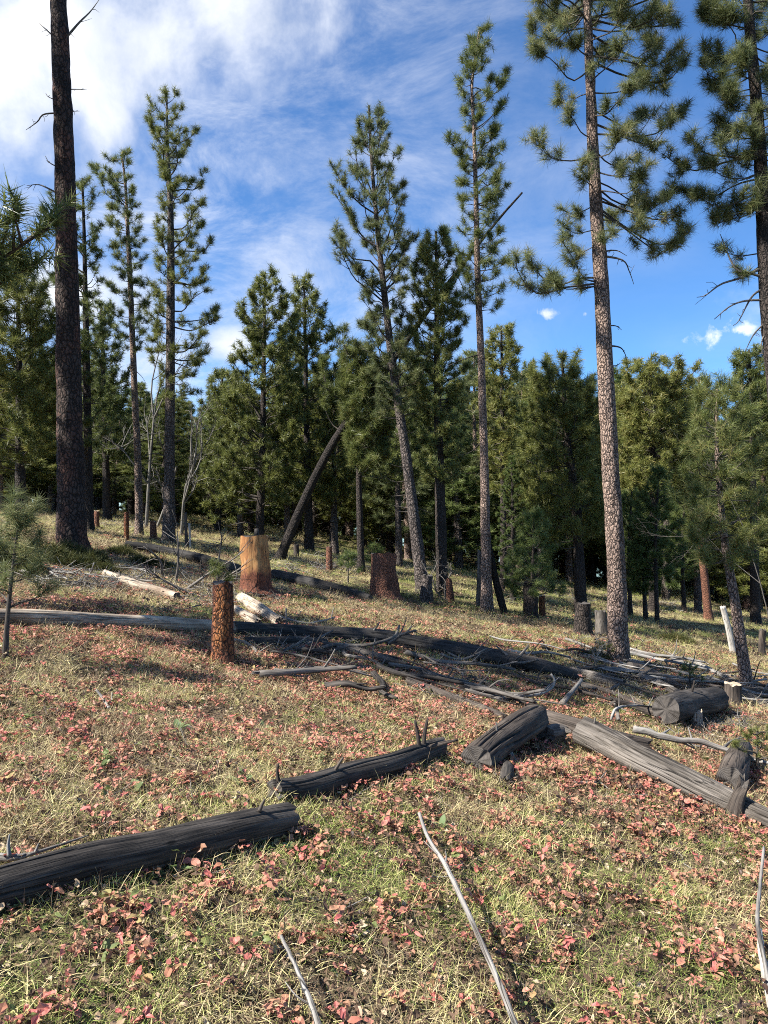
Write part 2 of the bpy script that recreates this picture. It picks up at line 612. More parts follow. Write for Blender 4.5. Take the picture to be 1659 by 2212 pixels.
DEADTWIG = wood_material('dead_twig_grey', (0.19, 0.17, 0.15), (0.11, 0.098, 0.085), (0.04, 0.036, 0.032))
STUMP_BARE = wood_material('stump_bare_honey', (0.44, 0.245, 0.10), (0.31, 0.15, 0.055), (0.10, 0.045, 0.02), stain=(0.21, 0.08, 0.032), stain_amt=0.55, foot=(0.115, 0.042, 0.024))
CUT_GREY = end_material('sawn_grey', (0.105, 0.093, 0.082), (0.032, 0.028, 0.025))
CUT_PALE = end_material('sawn_pale', (0.55, 0.44, 0.32), (0.22, 0.15, 0.10))
ASPEN = wood_material('aspen_bark', (0.22, 0.205, 0.175), (0.145, 0.135, 0.115), (0.05, 0.045, 0.04))

NEEDLE = leaf_material('pine_needles', [(0.0, (0.04, 0.06, 0.018)), (0.45, (0.125, 0.155, 0.044)), (0.8, (0.225, 0.245, 0.078)), (1.0, (0.32, 0.27, 0.11))], 0.40, 0.45, 0.35)
NEEDLE_BLUE = leaf_material('pine_needles_cool', [(0.0, (0.036, 0.054, 0.022)), (0.45, (0.115, 0.14, 0.054)), (0.8, (0.215, 0.235, 0.098)), (1.0, (0.30, 0.26, 0.12))], 0.40, 0.45, 0.35)
NEEDLE_YELLOW = leaf_material('pine_needles_olive', [(0.0, (0.055, 0.068, 0.019)), (0.45, (0.155, 0.175, 0.046)), (0.8, (0.26, 0.265, 0.076)), (1.0, (0.34, 0.285, 0.105))], 0.40, 0.45, 0.35)
NEEDLE_YOUNG = leaf_material('pine_needles_young', [(0.0, (0.035, 0.06, 0.015)), (0.5, (0.11, 0.155, 0.042)), (1.0, (0.21, 0.235, 0.08))], 0.40, 0.45, 0.35)
JUNIPER = leaf_material('juniper_leaves', [(0.0, (0.025, 0.035, 0.012)), (0.5, (0.065, 0.072, 0.022)), (1.0, (0.17, 0.14, 0.045))], 0.25, 0.6, 0.2)
GRASSM = leaf_material('grass_blades', [(0.0, (0.19, 0.13, 0.075)), (0.2, (0.66, 0.55, 0.33)), (0.45, (0.60, 0.53, 0.24)), (0.7, (0.38, 0.41, 0.12)), (1.0, (0.16, 0.23, 0.05))], 0.30, 0.6, 0.2, 0.2, tint=0.75)
REDLEAF = leaf_material('red_leaves', [(0.0, (0.06, 0.04, 0.03)), (0.14, (0.20, 0.11, 0.07)), (0.32, (0.46, 0.25, 0.155)), (0.55, (0.49, 0.20, 0.15)), (0.74, (0.46, 0.125, 0.115)), (0.88, (0.40, 0.30, 0.13)), (1.0, (0.15, 0.18, 0.06))], 0.30, 0.5, 0.3, 0.30, tint=0.55)
LITTERM = leaf_material('dead_leaf_litter', [(0.0, (0.06, 0.04, 0.029)), (0.45, (0.18, 0.115, 0.075)), (0.8, (0.33, 0.235, 0.15)), (1.0, (0.46, 0.37, 0.25))], 0.15, 0.8, 0.15)
BROADLEAF = leaf_material('broad_green_leaves', [(0.0, (0.11, 0.17, 0.06)), (0.6, (0.24, 0.31, 0.14)), (1.0, (0.36, 0.38, 0.19))], 0.35, 0.5, 0.3)


def ground_material():
    m, N, L = material('forest_floor')
    g = N.new('ShaderNodeNewGeometry').outputs['Position']
    a = tex(N, L, g, 1.3, (1, 1, 1), 'noise', 6, 0.65)
    b = tex(N, L, g, 9, (1, 1, 1), 'noise', 6, 0.7)
    c = tex(N, L, g, 55, (1, 1, 1), 'noise', 4, 0.7)
    soil = ramp(N, L, mth(N, L, 'ADD', mth(N, L, 'MULTIPLY', b, 0.5), mth(N, L, 'MULTIPLY', c, 0.5)),
                [(0.36, (0.035, 0.026, 0.019)), (0.5, (0.12, 0.088, 0.058)), (0.62, (0.23, 0.18, 0.115))])
    grn = ramp(N, L, c, [(0.35, (0.055, 0.06, 0.02)), (0.65, (0.20, 0.19, 0.075))])
    col = mixc(N, L, ramp(N, L, a, [(0.47, (0, 0, 0)), (0.66, (0.75, 0.75, 0.75))]), soil, grn)
    finish(N, L, col, mth(N, L, 'ADD', b, c), 0.04, 0.95, spec=0.1)
    return m


GROUND = ground_material()

# ------------------------------------------------------------------ ground
def build_ground():
    ys = np.concatenate([-np.geomspace(400, 8, 10), np.linspace(-6, 16, 110), 16 + np.cumsum(np.geomspace(0.2, 60, 70))])
    xp = np.concatenate([np.linspace(0.16, 9, 50), 9 + np.cumsum(np.geomspace(0.25, 60, 55))])
    xs = np.concatenate([-xp[::-1], [0], xp])
    X, Y = np.meshgrid(xs, ys)
    Z = terrain(X, Y)
    n, m = X.shape
    i = np.arange(n - 1)[:, None] * m
    j = np.arange(m - 1)[None]
    q = np.stack([i + j, i + j + 1, i + m + j + 1, i + m + j], -1).reshape(-1, 4)
    mb = MB()
    mb.add(np.stack([X, Y, Z], -1).reshape(-1, 3), q=q)
    tag(mb.obj('ground', GROUND), 'sloping forest floor of soil, duff and thin turf', kind='structure')


build_ground()


# ------------------------------------------------------------------ pines
def tuft_template(n, rng, spread=1.0):
    """n needles round the end of a shoot along +Z, unit length"""
    z0 = -rng.uniform(0, 0.75, n)
    cz = rng.uniform(-0.12, 1.0, n)
    ph = rng.uniform(0, 2 * math.pi, n)
    s = np.sqrt(np.maximum(0, 1 - cz ** 2)) * spread
    dr = norm(np.stack([s * np.cos(ph), s * np.sin(ph), cz], -1))
    ln = rng.uniform(0.7, 1.05, n)
    side = norm(np.cross(dr, norm(rng.normal(size=(n, 3)))))
    b = np.stack([0 * z0, 0 * z0, z0], -1)
    return b, b + dr * ln[:, None], side, rng.uniform(0, 1, n)


def rot_frames(ax, rng):
    z = norm(ax)
    x = norm(np.cross(z, norm(rng.normal(size=z.shape))))
    return np.stack([x, np.cross(z, x), z], -1)      # columns


def add_tufts(mb, pos, ax, size, n, width, rng, spread=1.0, nt=6):
    pos, ax, size = np.array(pos), np.array(ax), np.array(size)
    R = rot_frames(ax, rng)
    tm = rng.integers(0, nt, len(pos))
    for k in range(nt):
        b, t, sd, r = tuft_template(n, rng, spread)
        I = np.where(tm == k)[0]
        if not len(I):
            continue
        M = R[I]
        f = lambda a: np.einsum('kij,nj->kni', M, a)
        S = size[I][:, None, None]
        P = pos[I][:, None, :]
        B = P + f(b) * S
        T = P + f(t) * S
        Wd = f(sd) * width * 0.5
        V = np.stack([B - Wd, B + Wd, T], 2).reshape(-1, 3)
        tr = rng.uniform(0, 1, len(I))
        rn = np.clip(0.55 * tr[:, None] + 0.45 * r[None], 0, 1)
        mb.add(V, t=np.arange(len(V)).reshape(-1, 3), rnd=np.repeat(rn.ravel(), 3))


class Crown:
    def __init__(self, seed, needle=0.15, subs=5.0, per_sub=2.0, sag=0.10, upturn=0.15, thick=1.0, spread=1.0, sub_len=0.38, inner=0.35):
        self.rng = np.random.default_rng(seed)
        self.wood = MB()
        self.p, self.a, self.s = [], [], []
        self.needle, self.subs, self.per_sub, self.sag, self.upturn, self.thick = needle, subs, per_sub, sag, upturn, thick
        self.spread, self.sub_len, self.inner = spread, sub_len, inner

    def tuft(self, p, a):
        g = self.rng
        self.p.append(p)
        self.a.append(a + np.array([0, 0, 0.25]) + g.normal(size=3) * 0.25)
        self.s.append(self.needle * g.uniform(0.75, 1.15))

    def limb(self, start, tip, bare=False):
        g = self.rng
        start, tip = np.asarray(start, float), np.asarray(tip, float)
        L = np.linalg.norm(tip - start)
        if L < 0.05:
            return
        up = np.array([0, 0, 1.0])
        m1 = start * 0.66 + tip * 0.34 - up * self.sag * L + g.normal(size=3) * 0.045 * L
        m2 = start * 0.30 + tip * 0.70 - up * (self.sag * 0.8 + self.upturn * 0.4) * L + g.normal(size=3) * 0.06 * L
        P = resample([start, m1, m2, tip], 9)
        r0 = (0.006 + 0.0105 * L) * self.thick
        tube(self.wood, P, np.linspace(r0, max(0.0035, r0 * 0.25), 9), 5, cap=False)
        T = norm(np.gradient(P, axis=0))
        n = max(2, int(round(L * self.subs + g.uniform(0, 1))))
        for k in range(n):
            s = g.uniform(self.inner, 0.98) if k else 0.9
            f = s * 8
            i = min(int(f), 7)
            p = P[i] + (P[i + 1] - P[i]) * (f - i)
            t = T[i]
            sd = norm(np.cross(t, up) + 1e-6)
            sg = 1 if (k % 2) else -1
            dr = norm(t * g.uniform(0.4, 0.9) + sd * sg * g.uniform(0.25, 1.0) + up * g.uniform(-0.15, 0.75))
            ln = max(self.needle * 0.6, L * self.sub_len * g.uniform(0.4, 1.0) * (1.2 - s * 0.75))
            ln = min(ln, 0.9)
            e = p + dr * ln
            bend = norm(dr + up * 0.35)
            e2 = p + dr * ln * 0.55
            e = e2 + bend * ln * 0.5
            tube(self.wood, np.array([p, e2, e]), [r0 * 0.38, r0 * 0.3, 0.003], 3, cap=False)
            if bare:
                continue
            self.tuft(e, bend)
            for _ in range(g.poisson(self.per_sub)):
                q = g.uniform(0.25, 0.95)
                b = p + (e - p) * q
                a = norm(dr + g.normal(size=3) * 0.75 + up * 0.25)
                o = a * self.needle * g.uniform(0.2, 0.9)
                self.tuft(b + o, a)
        if not bare:
            self.tuft(tip, T[-1])

    def build(self, parent, mat, n, width, wood_mat=None, origin=(0, 0, 0)):
        mb = MB()
        if self.p:
            add_tufts(mb, self.p, self.a, self.s, n, width, self.rng, self.spread)
            c = mb.obj('crown', mat, parent, smooth=False, origin=origin)
            self.wood.obj('branches', wood_mat or TWIG, c, origin=origin)
        else:
            self.wood.obj('branches', wood_mat or TWIG, parent, origin=origin)


def trunk_part(parent, P, R, mat, sides=20, amp=0.06, seed=0, flare=0.35, name='trunk'):
    P, R = np.asarray(P, float), np.asarray(R, float)
    h = P[:, 2] - P[0, 2]
    R = R * (1 + flare * np.exp(-np.maximum(h - 0.12, 0) / 0.16))
    mb = MB()
    tube(mb, P, R, sides, amp=amp, fr=(16, 5), seed=seed)
    return mb.obj(name, mat, parent)


def pine(name, label, cat, way, widths, rows=None, nb=50, explicit=(), d=None, bark=BARK_DARK, needles=NEEDLE, seed=1, up=20, up_top=50,
         n=36, width=0.006, group=None, sides=16, leader=True, depth_f=1.0, bare_limbs=(), crown_kw=None, dseg=0.12, fill=(0.55, 1.0), dead=0, lean_depth=0.0):
    """way: the trunk's line in the photograph from its foot to its top; rows: (v, u_left, u_right) of the crown's outline"""
    g = np.random.default_rng(seed)
    u0, v0 = way[0]
    if d is None:
        b = G(u0, v0)
        d = b[1]
    else:
        x = (u0 - 829.5) / KD * d
        b = np.array([x, d, float(terrain(x, d))])
    pts = [b] + [W(u, v, d + lean_depth * (i + 1) / len(way[1:])) for i, (u, v) in enumerate(way[1:])]
    pts = np.array(pts)
    root = tag(empty(name, b), label, cat, group)
    low = pts.copy()
    low[0] = low[0] - np.array([0, 0, 0.12])
    L = np.sum(np.linalg.norm(np.diff(low, axis=0), axis=1))
    ns = max(12, int(L / dseg))
    P = resample(low, ns)
    vv = 1106 - (P[:, 2] - EYE) * KD / P[:, 1]
    wv = sorted(widths)
    R = np.interp(vv, [a for a, _ in wv], [w for _, w in wv]) / KD * d * 0.5
    R = np.maximum(R, 0.008)
    trunk_part(root, P - b, R, bark, sides, 0.07, seed)
    zs = P[:, 2]

    def at_v(v):
        z = EYE - (v - 1106) / KD * d
        return np.array([np.interp(z, zs, P[:, 0]), np.interp(z, zs, P[:, 1]), min(z, zs[-1])])

    cr = Crown(seed + 100, **(crown_kw or {}))
    if rows:
        rv = [r[0] for r in rows]
        for k in range(nb):
            v = rv[0] + (rv[-1] - rv[0]) * ((k + g.uniform(0, 1)) / nb)
            ph = k * 2.399963 + g.uniform(-0.5, 0.5)
            c = at_v(v)
            uc = 829.5 + c[0] / c[1] * KD
            Lm = max(0.06, (uc - np.interp(v, rv, [r[1] for r in rows])) / KD * d)
            Rm = max(0.06, (np.interp(v, rv, [r[2] for r in rows]) - uc) / KD * d)
            ext = Lm + (Rm - Lm) * (0.5 + 0.5 * math.cos(ph))
            r = ext * g.uniform(*fill)
            tip = c + np.array([math.cos(ph) * r, math.sin(ph) * r * depth_f, 0])
            f = (v - rv[0]) / max(1, rv[-1] - rv[0])
            el = math.radians(up_top + (up - up_top) * f + g.uniform(-12, 12))
            st = at_v(v + r * math.tan(el) * KD / d)
            if st[2] < b[2] + 0.3:
                st = at_v(v)
            cr.limb(st, tip)
        if leader:
            for _ in range(5):
                cr.tuft(P[-1] - np.array([0, 0, 0.06]) * _, np.array([0, 0, 1.0]) + g.normal(size=3) * 0.4)
    for (vs, ut, vt, dd) in explicit:
        cr.limb(at_v(vs), W(ut, vt, d) + np.array([0, dd, 0]))
    for k in range(dead):
        v = rv[-1] + (v0 - rv[-1]) * g.uniform(0.02, 0.6)
        s = at_v(v)
        ph = g.uniform(0, 6.28)
        l = g.uniform(0.2, 0.8)
        e = s + np.array([math.cos(ph) * l, math.sin(ph) * l, l * g.uniform(-0.5, 0.3)])
        tube(cr.wood, resample([s, (s + e) / 2 + g.normal(size=3) * 0.05, e], 5), np.linspace(0.014, 0.004, 5), 4, cap=False)
    for line in bare_limbs:
        P2 = np.array([at_v(line[0][1])] + [W(u, v, d) + np.array([0, 0.05 * i, 0]) for i, (u, v) in enumerate(line[1:])])
        mb = MB()
        P3 = resample(P2, 14)
        Lb = np.sum(np.linalg.norm(np.diff(P3, axis=0), axis=1))
        r0 = 0.008 + 0.018 * Lb
        tube(mb, P3 - b, np.linspace(r0, 0.004, 14), 6, amp=0.15, seed=seed)
        rg = np.random.default_rng(seed + int(line[0][1]))
        for s in range(int(2 + Lb * 4)):
            i = rg.integers(3, 12)
            dr = norm(norm(P3[i + 1] - P3[i]) + rg.normal(size=3) * 0.8)
            e = P3[i] + dr * rg.uniform(0.06, 0.22) * min(1.3, Lb)
            tube(mb, np.array([P3[i], (P3[i] + e) / 2 + rg.normal(size=3) * 0.012, e]) - b, [0.005, 0.004, 0.0025], 4)
        mb.obj('dead_branch', DEADTWIG, root)
    if cr.p or cr.wood.v:
        cr.build(root, needles, n, width, origin=b)
    return root, d


# --- the tall bare trunk at the left
pine('pine_tree', 'massive dark bare pine trunk rising past the top of the picture', 'tree',
     [(157, 1195), (150, 900), (145, 600), (138, 300), (126, 0), (118, -260), (116, -480)],
     [(1195, 62), (1000, 55), (600, 46), (300, 40), (0, 34), (-480, 14)],
     rows=[(-480, 90, 150), (-430, 20, 220), (-330, -40, 300), (-230, -10, 270)], nb=36, seed=11, bark=BARK_RED, sides=36, n=40, width=0.006, dseg=0.07,
     crown_kw=dict(needle=0.17, subs=4.0, per_sub=1.3),
     bare_limbs=[[(0, 97), (170, 50), (192, 22), (212, -12)], [(0, 92), (102, 66), (88, 52), (78, 42)], [(0, 193), (170, 193), (186, 191)],
                 [(0, 222), (106, 210), (96, 198)], [(0, 244), (95, 247), (78, 260), (50, 275)], [(0, 241), (172, 240)],
                 [(0, 368), (108, 352), (95, 334)], [(0, 427), (100, 405), (78, 396), (52, 396)]])
pine('pine_tree', 'slim pine half hidden behind the massive dark trunk', 'tree',
     [(193, 1128), (187, 800), (183, 560), (178, 385)], [(1128, 20), (800, 15), (385, 4)],
     rows=[(385, 155, 200), (430, 85, 200), (480, 90, 215), (560, 80, 222), (640, 70, 225), (720, 80, 250), (860, 80, 250), (960, 110, 240)],
     nb=80, d=19.5, seed=12, bark=BARK_DARK, needles=NEEDLE, n=34, width=0.008, crown_kw=dict(needle=0.17, subs=5.2, per_sub=2.4))
pine('pine_tree', 'slender leaning pine with tan trunk, its crown tip bent left', 'tree',
     [(301, 1150), (298, 1000), (291, 850), (285, 700), (280, 580), (275, 480), (271, 400), (263, 330)], [(1150, 17), (900, 14), (600, 11), (330, 4)],
     rows=[(322, 225, 274), (345, 188, 275), (400, 195, 287), (450, 222, 300), (520, 222, 322), (560, 226, 316), (610, 220, 322), (680, 238, 336), (725, 252, 322), (760, 265, 312)],
     nb=66, d=20.5, seed=13, bark=BARK_TAN, needles=NEEDLE, n=34, width=0.008, up=12, up_top=35, crown_kw=dict(needle=0.18, subs=5.6, per_sub=2.5), dead=8)
pine('pine_tree', 'tall straight pine with dark trunk and one-sided crown against clouds', 'tree',
     [(364, 1168), (367, 900), (369, 600), (368, 450), (362, 330), (360, 196)], [(1168, 28), (1000, 22), (600, 17), (350, 9), (196, 3)],
     rows=[(198, 345, 378), (240, 318, 405), (285, 324, 460), (340, 338, 445), (390, 345, 472), (450, 350, 462), (500, 340, 478), (540, 336, 486), (600, 345, 468),
           (650, 325, 482), (700, 300, 492), (750, 320, 482), (810, 338, 455), (860, 345, 440)],
     nb=92, d=19.0, seed=14, bark=BARK_GREY, needles=NEEDLE_YELLOW, n=36, width=0.0075, up=8, up_top=40, crown_kw=dict(needle=0.17, subs=5.8, per_sub=2.8, thick=1.2), dead=6, fill=(0.5, 1.0))
pine('pine_tree', 'tall pine with upswept open branches left of centre gap', 'tree',
     [(916, 1283), (898, 1150), (874, 960), (852, 820), (832, 650), (816, 500), (803, 350), (797, 228)], [(1283, 30), (1100, 24), (900, 19), (600, 13), (228, 4)],
     rows=[(228, 775, 832), (280, 760, 850), (335, 735, 872), (365, 722, 893), (420, 705, 880), (480, 718, 908), (545, 696, 912), (600, 755, 890), (660, 770, 885), (710, 742, 905), (800, 785, 930), (890, 800, 915)],
     nb=84, seed=15, bark=BARK_GREY, needles=NEEDLE_BLUE, n=36, width=0.0075, up=36, up_top=58, crown_kw=dict(needle=0.165, subs=5.8, per_sub=2.6, sag=0.06, upturn=0.2), dead=10)
pine('pine_tree', 'very slim pine with tan pole trunk and narrow crown', 'tree',
     [(1052, 1322), (1047, 1050), (1040, 800), (1032, 600), (1028, 420), (1024, 280), (1020, 180), (1036, 60)], [(1322, 26), (1100, 20), (800, 16), (500, 12), (200, 6), (60, 3)],
     rows=[(58, 1008, 1062), (110, 1010, 1066), (165, 974, 1112), (215, 1000, 1104), (260, 1000, 1086), (300, 956, 1112), (340, 985, 1105), (385, 976, 1134), (450, 984, 1112), (500, 980, 1100),
           (560, 985, 1102), (610, 1000, 1096), (660, 1012, 1098)],
     nb=82, seed=16, bark=BARK_TAN, needles=NEEDLE, n=36, width=0.007, up=18, up_top=45, crown_kw=dict(needle=0.165, subs=6.0, per_sub=2.8), dead=4)
T6 = [(330, 1149, 312, -0.3), (300, 1209, 255, -0.3), (200, 1214, 178, 0.3), (150, 1144, 128, -0.2), (60, 1149, 52, 0.2), (30, 1134, 15, -0.4), (120, 1200, 90, -0.6), (400, 1235, 385, -0.4), (440, 1224, 440, 0.2),
      (495, 1212, 492, -0.1), (525, 1250, 520, 0.3), (612, 1102, 575, -0.2), (600, 1140, 545, 0.25), (606, 1200, 530, -0.3), (618, 1179, 602, -0.1), (612, 1258, 612, 0.1),
      (40, 1480, 30, 0.2), (130, 1496, 105, 0.1), (120, 1454, 122, -0.4), (60, 1420, 55, -0.5), (200, 1382, 190, -0.3), (235, 1412, 215, 0.4), (265, 1478, 236, 0.0), (290, 1432, 285, -0.4), (320, 1400, 325, 0.3),
      (370, 1380, 380, -0.4), (390, 1410, 402, 0.4), (400, 1456, 415, 0.0), (420, 1432, 440, -0.3), (430, 1476, 450, 0.2), (445, 1486, 487, 0.0), (455, 1446, 535, -0.1), (410, 1360, 412, -0.5), (440, 1352, 446, 0.5),
      (515, 1308, 522, -0.3), (250, 1330, 250, -0.8), (180, 1300, 170, -0.9), (90, 1320, 70, -0.8), (340, 1310, 335, -0.8)]
pine('pine_tree', 'big nearby pine with pink-tan plated trunk and long-needled open crown', 'tree',
     [(1337, 1432), (1330, 1200), (1318, 1000), (1308, 800), (1298, 600), (1285, 400), (1276, 200), (1268, 0), (1262, -250), (1262, -420)],
     [(1432, 44), (1200, 38), (1000, 36), (800, 34), (600, 31), (400, 26), (200, 21), (0, 17), (-420, 4)],
     rows=[(-420, 1220, 1300), (-340, 1140, 1380), (-200, 1110, 1450), (-60, 1110, 1490), (40, 1130, 1480)], nb=46, explicit=T6, seed=17, bark=BARK_TAN, needles=NEEDLE_BLUE, sides=32, n=66, width=0.0054, dseg=0.06,
     up=10, up_top=40, crown_kw=dict(needle=0.185, subs=5.8, per_sub=2.6, sag=0.12, upturn=0.25, thick=0.9, sub_len=0.36),
     bare_limbs=[[(0, 500), (1330, 497), (1352, 492)], [(0, 545), (1330, 541), (1356, 550)], [(0, 552), (1345, 562), (1362, 585), (1374, 610)], [(0, 704), (1330, 704), (1345, 711)], [(0, 746), (1338, 750), (1352, 762), (1358, 778)],
                 [(0, 790), (1330, 790), (1342, 783)]])
T7 = [(335, 1436, 325, 0.1), (345, 1470, 310, -0.3), (385, 1489, 400, 0.2), (370, 1520, 372, -0.2), (150, 1514, 135, 0.0), (110, 1529, 90, 0.2), (205, 1549, 212, -0.3), (420, 1546, 477, 0.1), (410, 1500, 430, -0.1), (30, 1519, 20, 0.1),
      (60, 1555, 60, -0.3), (430, 1569, 440, 0.4), (450, 1600, 466, -0.2), (560, 1600, 580, 0.1), (270, 1560, 265, 0.3), (300, 1575, 300, -0.4), (160, 1570, 165, -0.5), (240, 1700, 230, 0.0), (100, 1720, 90, 0.1), (330, 1740, 330, 0.0), (430, 1720, 440, -0.2),
      (545, 1565, 530, 0.2), (250, 1610, 250, -0.8), (350, 1625, 360, -0.8)]
pine('pine_tree', 'pine cut by the right edge with dark limbs reaching left', 'tree',
     [(1714, 1508), (1690, 1000), (1662, 690), (1654, 575), (1643, 350), (1632, 200), (1615, 0), (1605, -250), (1600, -380)], [(1508, 46), (1000, 40), (600, 32), (350, 26), (0, 20), (-380, 4)],
     rows=[(-380, 1570, 1630), (-280, 1500, 1720), (-100, 1490, 1760), (60, 1510, 1740), (250, 1540, 1740), (460, 1580, 1730)], nb=66, explicit=T7, d=11.2, seed=18, bark=BARK_DARK, needles=NEEDLE_BLUE, sides=28, n=66, width=0.0054, dseg=0.07,
     up=5, up_top=40, crown_kw=dict(needle=0.185, subs=5.6, per_sub=2.5, sag=0.12, upturn=0.25, thick=0.95, sub_len=0.36),
     bare_limbs=[[(0, 575), (1600, 600), (1560, 612), (1530, 634), (1514, 636)], [(0, 648), (1610, 650), (1580, 660), (1549, 686)], [(0, 600), (1620, 590), (1590, 575), (1562, 500)], [(0, 690), (1630, 720), (1612, 760)],
                 [(0, 620), (1625, 640), (1600, 690), (1590, 700)], [(0, 700), (1645, 740), (1655, 775)]])
# --- the pine that leans far to the right
LEAN, LD = pine('leaning_pine', 'dark pine leaning far right behind the honey-coloured stump', 'tree',
     [(598, 1212), (640, 1120), (690, 1012), (740, 925), (825, 812), (938, 652), (1062, 492), (1128, 416)], [(1212, 21), (1000, 18), (820, 14), (650, 10), (416, 4)],
     explicit=[(930, 690, 850, 0.2), (900, 800, 800, -0.3), (860, 740, 760, 0.3), (840, 860, 860, -0.2), (800, 790, 700, 0.2), (780, 905, 830, 0.2), (730, 800, 690, -0.3), (700, 930, 760, 0.1), (680, 890, 580, 0.2), (640, 1000, 690, -0.2),
               (620, 910, 540, -0.2), (590, 1010, 640, 0.2), (560, 960, 490, 0.1), (880, 700, 780, -0.2), (900, 760, 900, 0.4), (860, 680, 830, -0.6), (820, 740, 720, -0.5), (840, 760, 880, -0.7), (780, 860, 700, -0.5)],
     seed=19, bark=BARK_BLACK, needles=NEEDLE, n=40, width=0.008, crown_kw=dict(needle=0.19, subs=6.0, per_sub=2.2))
# --- the second rank of bushy pines
B = dict(needle=0.21, subs=5.4, per_sub=3.6, sag=0.08, upturn=0.15)
pine('pine_tree', 'bushy cone-topped pine behind the honey-coloured stump', 'tree', [(560, 1185), (568, 900), (572, 588)], [(1185, 20), (588, 4)],
     rows=[(588, 560, 588), (630, 540, 618), (700, 502, 640), (750, 515, 642), (800, 472, 650), (860, 465, 650), (920, 452, 655), (1000, 442, 645), (1090, 465, 625)], nb=120, d=24.5, seed=31, needles=NEEDLE_YELLOW, n=15, width=0.018, up=15, up_top=55, crown_kw=B, fill=(0.65, 1.2))
pine('pine_tree', 'bushy narrow pine, its top just right of the cone-topped pine', 'tree', [(668, 1180), (662, 900), (657, 598)], [(1180, 20), (598, 4)],
     rows=[(598, 646, 668), (640, 625, 695), (700, 618, 742), (740, 615, 740), (800, 600, 742), (900, 590, 742), (1000, 600, 735), (1080, 620, 720)], nb=110, d=26, seed=32, needles=NEEDLE_YELLOW, n=15, width=0.018, up=15, up_top=55, crown_kw=B, fill=(0.65, 1.2))
pine('pine_tree', 'round shaded pine left of the upswept pine, mostly dark green', 'tree', [(781, 1243), (774, 1000), (768, 752)], [(1243, 17), (752, 4)],
     rows=[(752, 755, 786), (800, 738, 822), (870, 740, 850), (950, 756, 862), (1010, 775, 850)], nb=100, seed=33, needles=NEEDLE, n=26, width=0.010, up=15, up_top=50, crown_kw=B, fill=(0.65, 1.2))
pine('pine_tree', 'thick-crowned pine between the upswept pine and the pole pine', 'tree', [(956, 1304), (950, 1050), (945, 850), (942, 500)], [(1304, 26), (1000, 21), (500, 4)],
     rows=[(500, 922, 962), (560, 895, 1000), (650, 880, 1010), (750, 868, 1012), (850, 880, 1015), (960, 890, 1010), (1040, 900, 1000)], nb=150, d=17.6, seed=34, needles=NEEDLE, n=26, width=0.010, up=15, up_top=50, crown_kw=dict(B, needle=0.16))
pine('pine_tree', 'bushy pine just right of the pole pine trunk', 'tree', [(1088, 1240), (1086, 1000), (1083, 705)], [(1240, 16), (705, 4)],
     rows=[(705, 1065, 1100), (750, 1045, 1115), (850, 1030, 1122), (950, 1035, 1120), (1060, 1045, 1115)], nb=84, d=24, seed=35, needles=NEEDLE_YELLOW, n=15, width=0.018, up=15, up_top=50, crown_kw=B, fill=(0.65, 1.2))
pine('pine_tree', 'broad olive pine with twin rounded tops left of the big plated trunk', 'tree', [(1256, 1290), (1245, 1100), (1225, 950), (1214, 768)], [(1290, 26), (1000, 17), (768, 4)],
     rows=[(768, 1195, 1238), (800, 1132, 1270), (850, 1126, 1290), (950, 1120, 1302), (1050, 1115, 1302), (1150, 1150, 1290)], nb=110, d=19.5, seed=36, needles=NEEDLE_YELLOW, n=26, width=0.011, up=15, up_top=50, crown_kw=B, fill=(0.65, 1.2))
pine('pine_tree', 'wide flat-topped olive pine right of the big plated trunk', 'tree', [(1412, 1280), (1410, 1000), (1405, 775)], [(1280, 20), (775, 4)],
     rows=[(775, 1362, 1450), (800, 1340, 1500), (850, 1336, 1502), (950, 1335, 1500), (1060, 1345, 1490)], nb=120, d=24, seed=37, needles=NEEDLE_YELLOW, n=15, width=0.018, up=15, up_top=50, crown_kw=B, fill=(0.65, 1.2))
pine('pine_tree', 'bushy pine in the gap under the right edge limbs', 'tree', [(1632, 1290), (1626, 1000), (1618, 755)], [(1290, 20), (755, 4)],
     rows=[(755, 1592, 1640), (800, 1575, 1665), (880, 1572, 1690), (1000, 1570, 1690)], nb=90, d=25, seed=38, needles=NEEDLE, n=15, width=0.018, up=15, up_top=50, crown_kw=B, fill=(0.65, 1.2))
pine('pine_tree', 'broad dark pine at the left edge, left of the massive trunk', 'tree', [(45, 1105), (42, 850), (38, 565)], [(1105, 24), (565, 4)],
     rows=[(565, 18, 66), (620, -30, 105), (720, -60, 125), (850, -70, 130), (980, -60, 120)], nb=110, d=18, seed=39, needles=NEEDLE_YELLOW, n=24, width=0.012, up=15, up_top=50, crown_kw=B, fill=(0.65, 1.2))
pine('pine_tree', 'dense pine between the massive trunk and the slender leaning pine', 'tree', [(232, 1120), (226, 900), (218, 650)], [(1120, 18), (650, 4)],
     rows=[(650, 200, 235), (720, 172, 262), (850, 160, 275), (1000, 165, 275)], nb=84, d=26, seed=40, needles=NEEDLE, n=15, width=0.018, up=15, up_top=50, crown_kw=B, fill=(0.65, 1.2))
pine('pine_tree', 'slim dark pine just left of the cone-topped pine', 'tree', [(470, 1150), (475, 1000), (480, 800)], [(1150, 14), (800, 4)],
     rows=[(800, 466, 495), (850, 445, 520), (950, 430, 530), (1060, 435, 525)], nb=70, d=30, seed=41, needles=NEEDLE, n=20, width=0.016, up=15, up_top=50, crown_kw=B, fill=(0.65, 1.2))
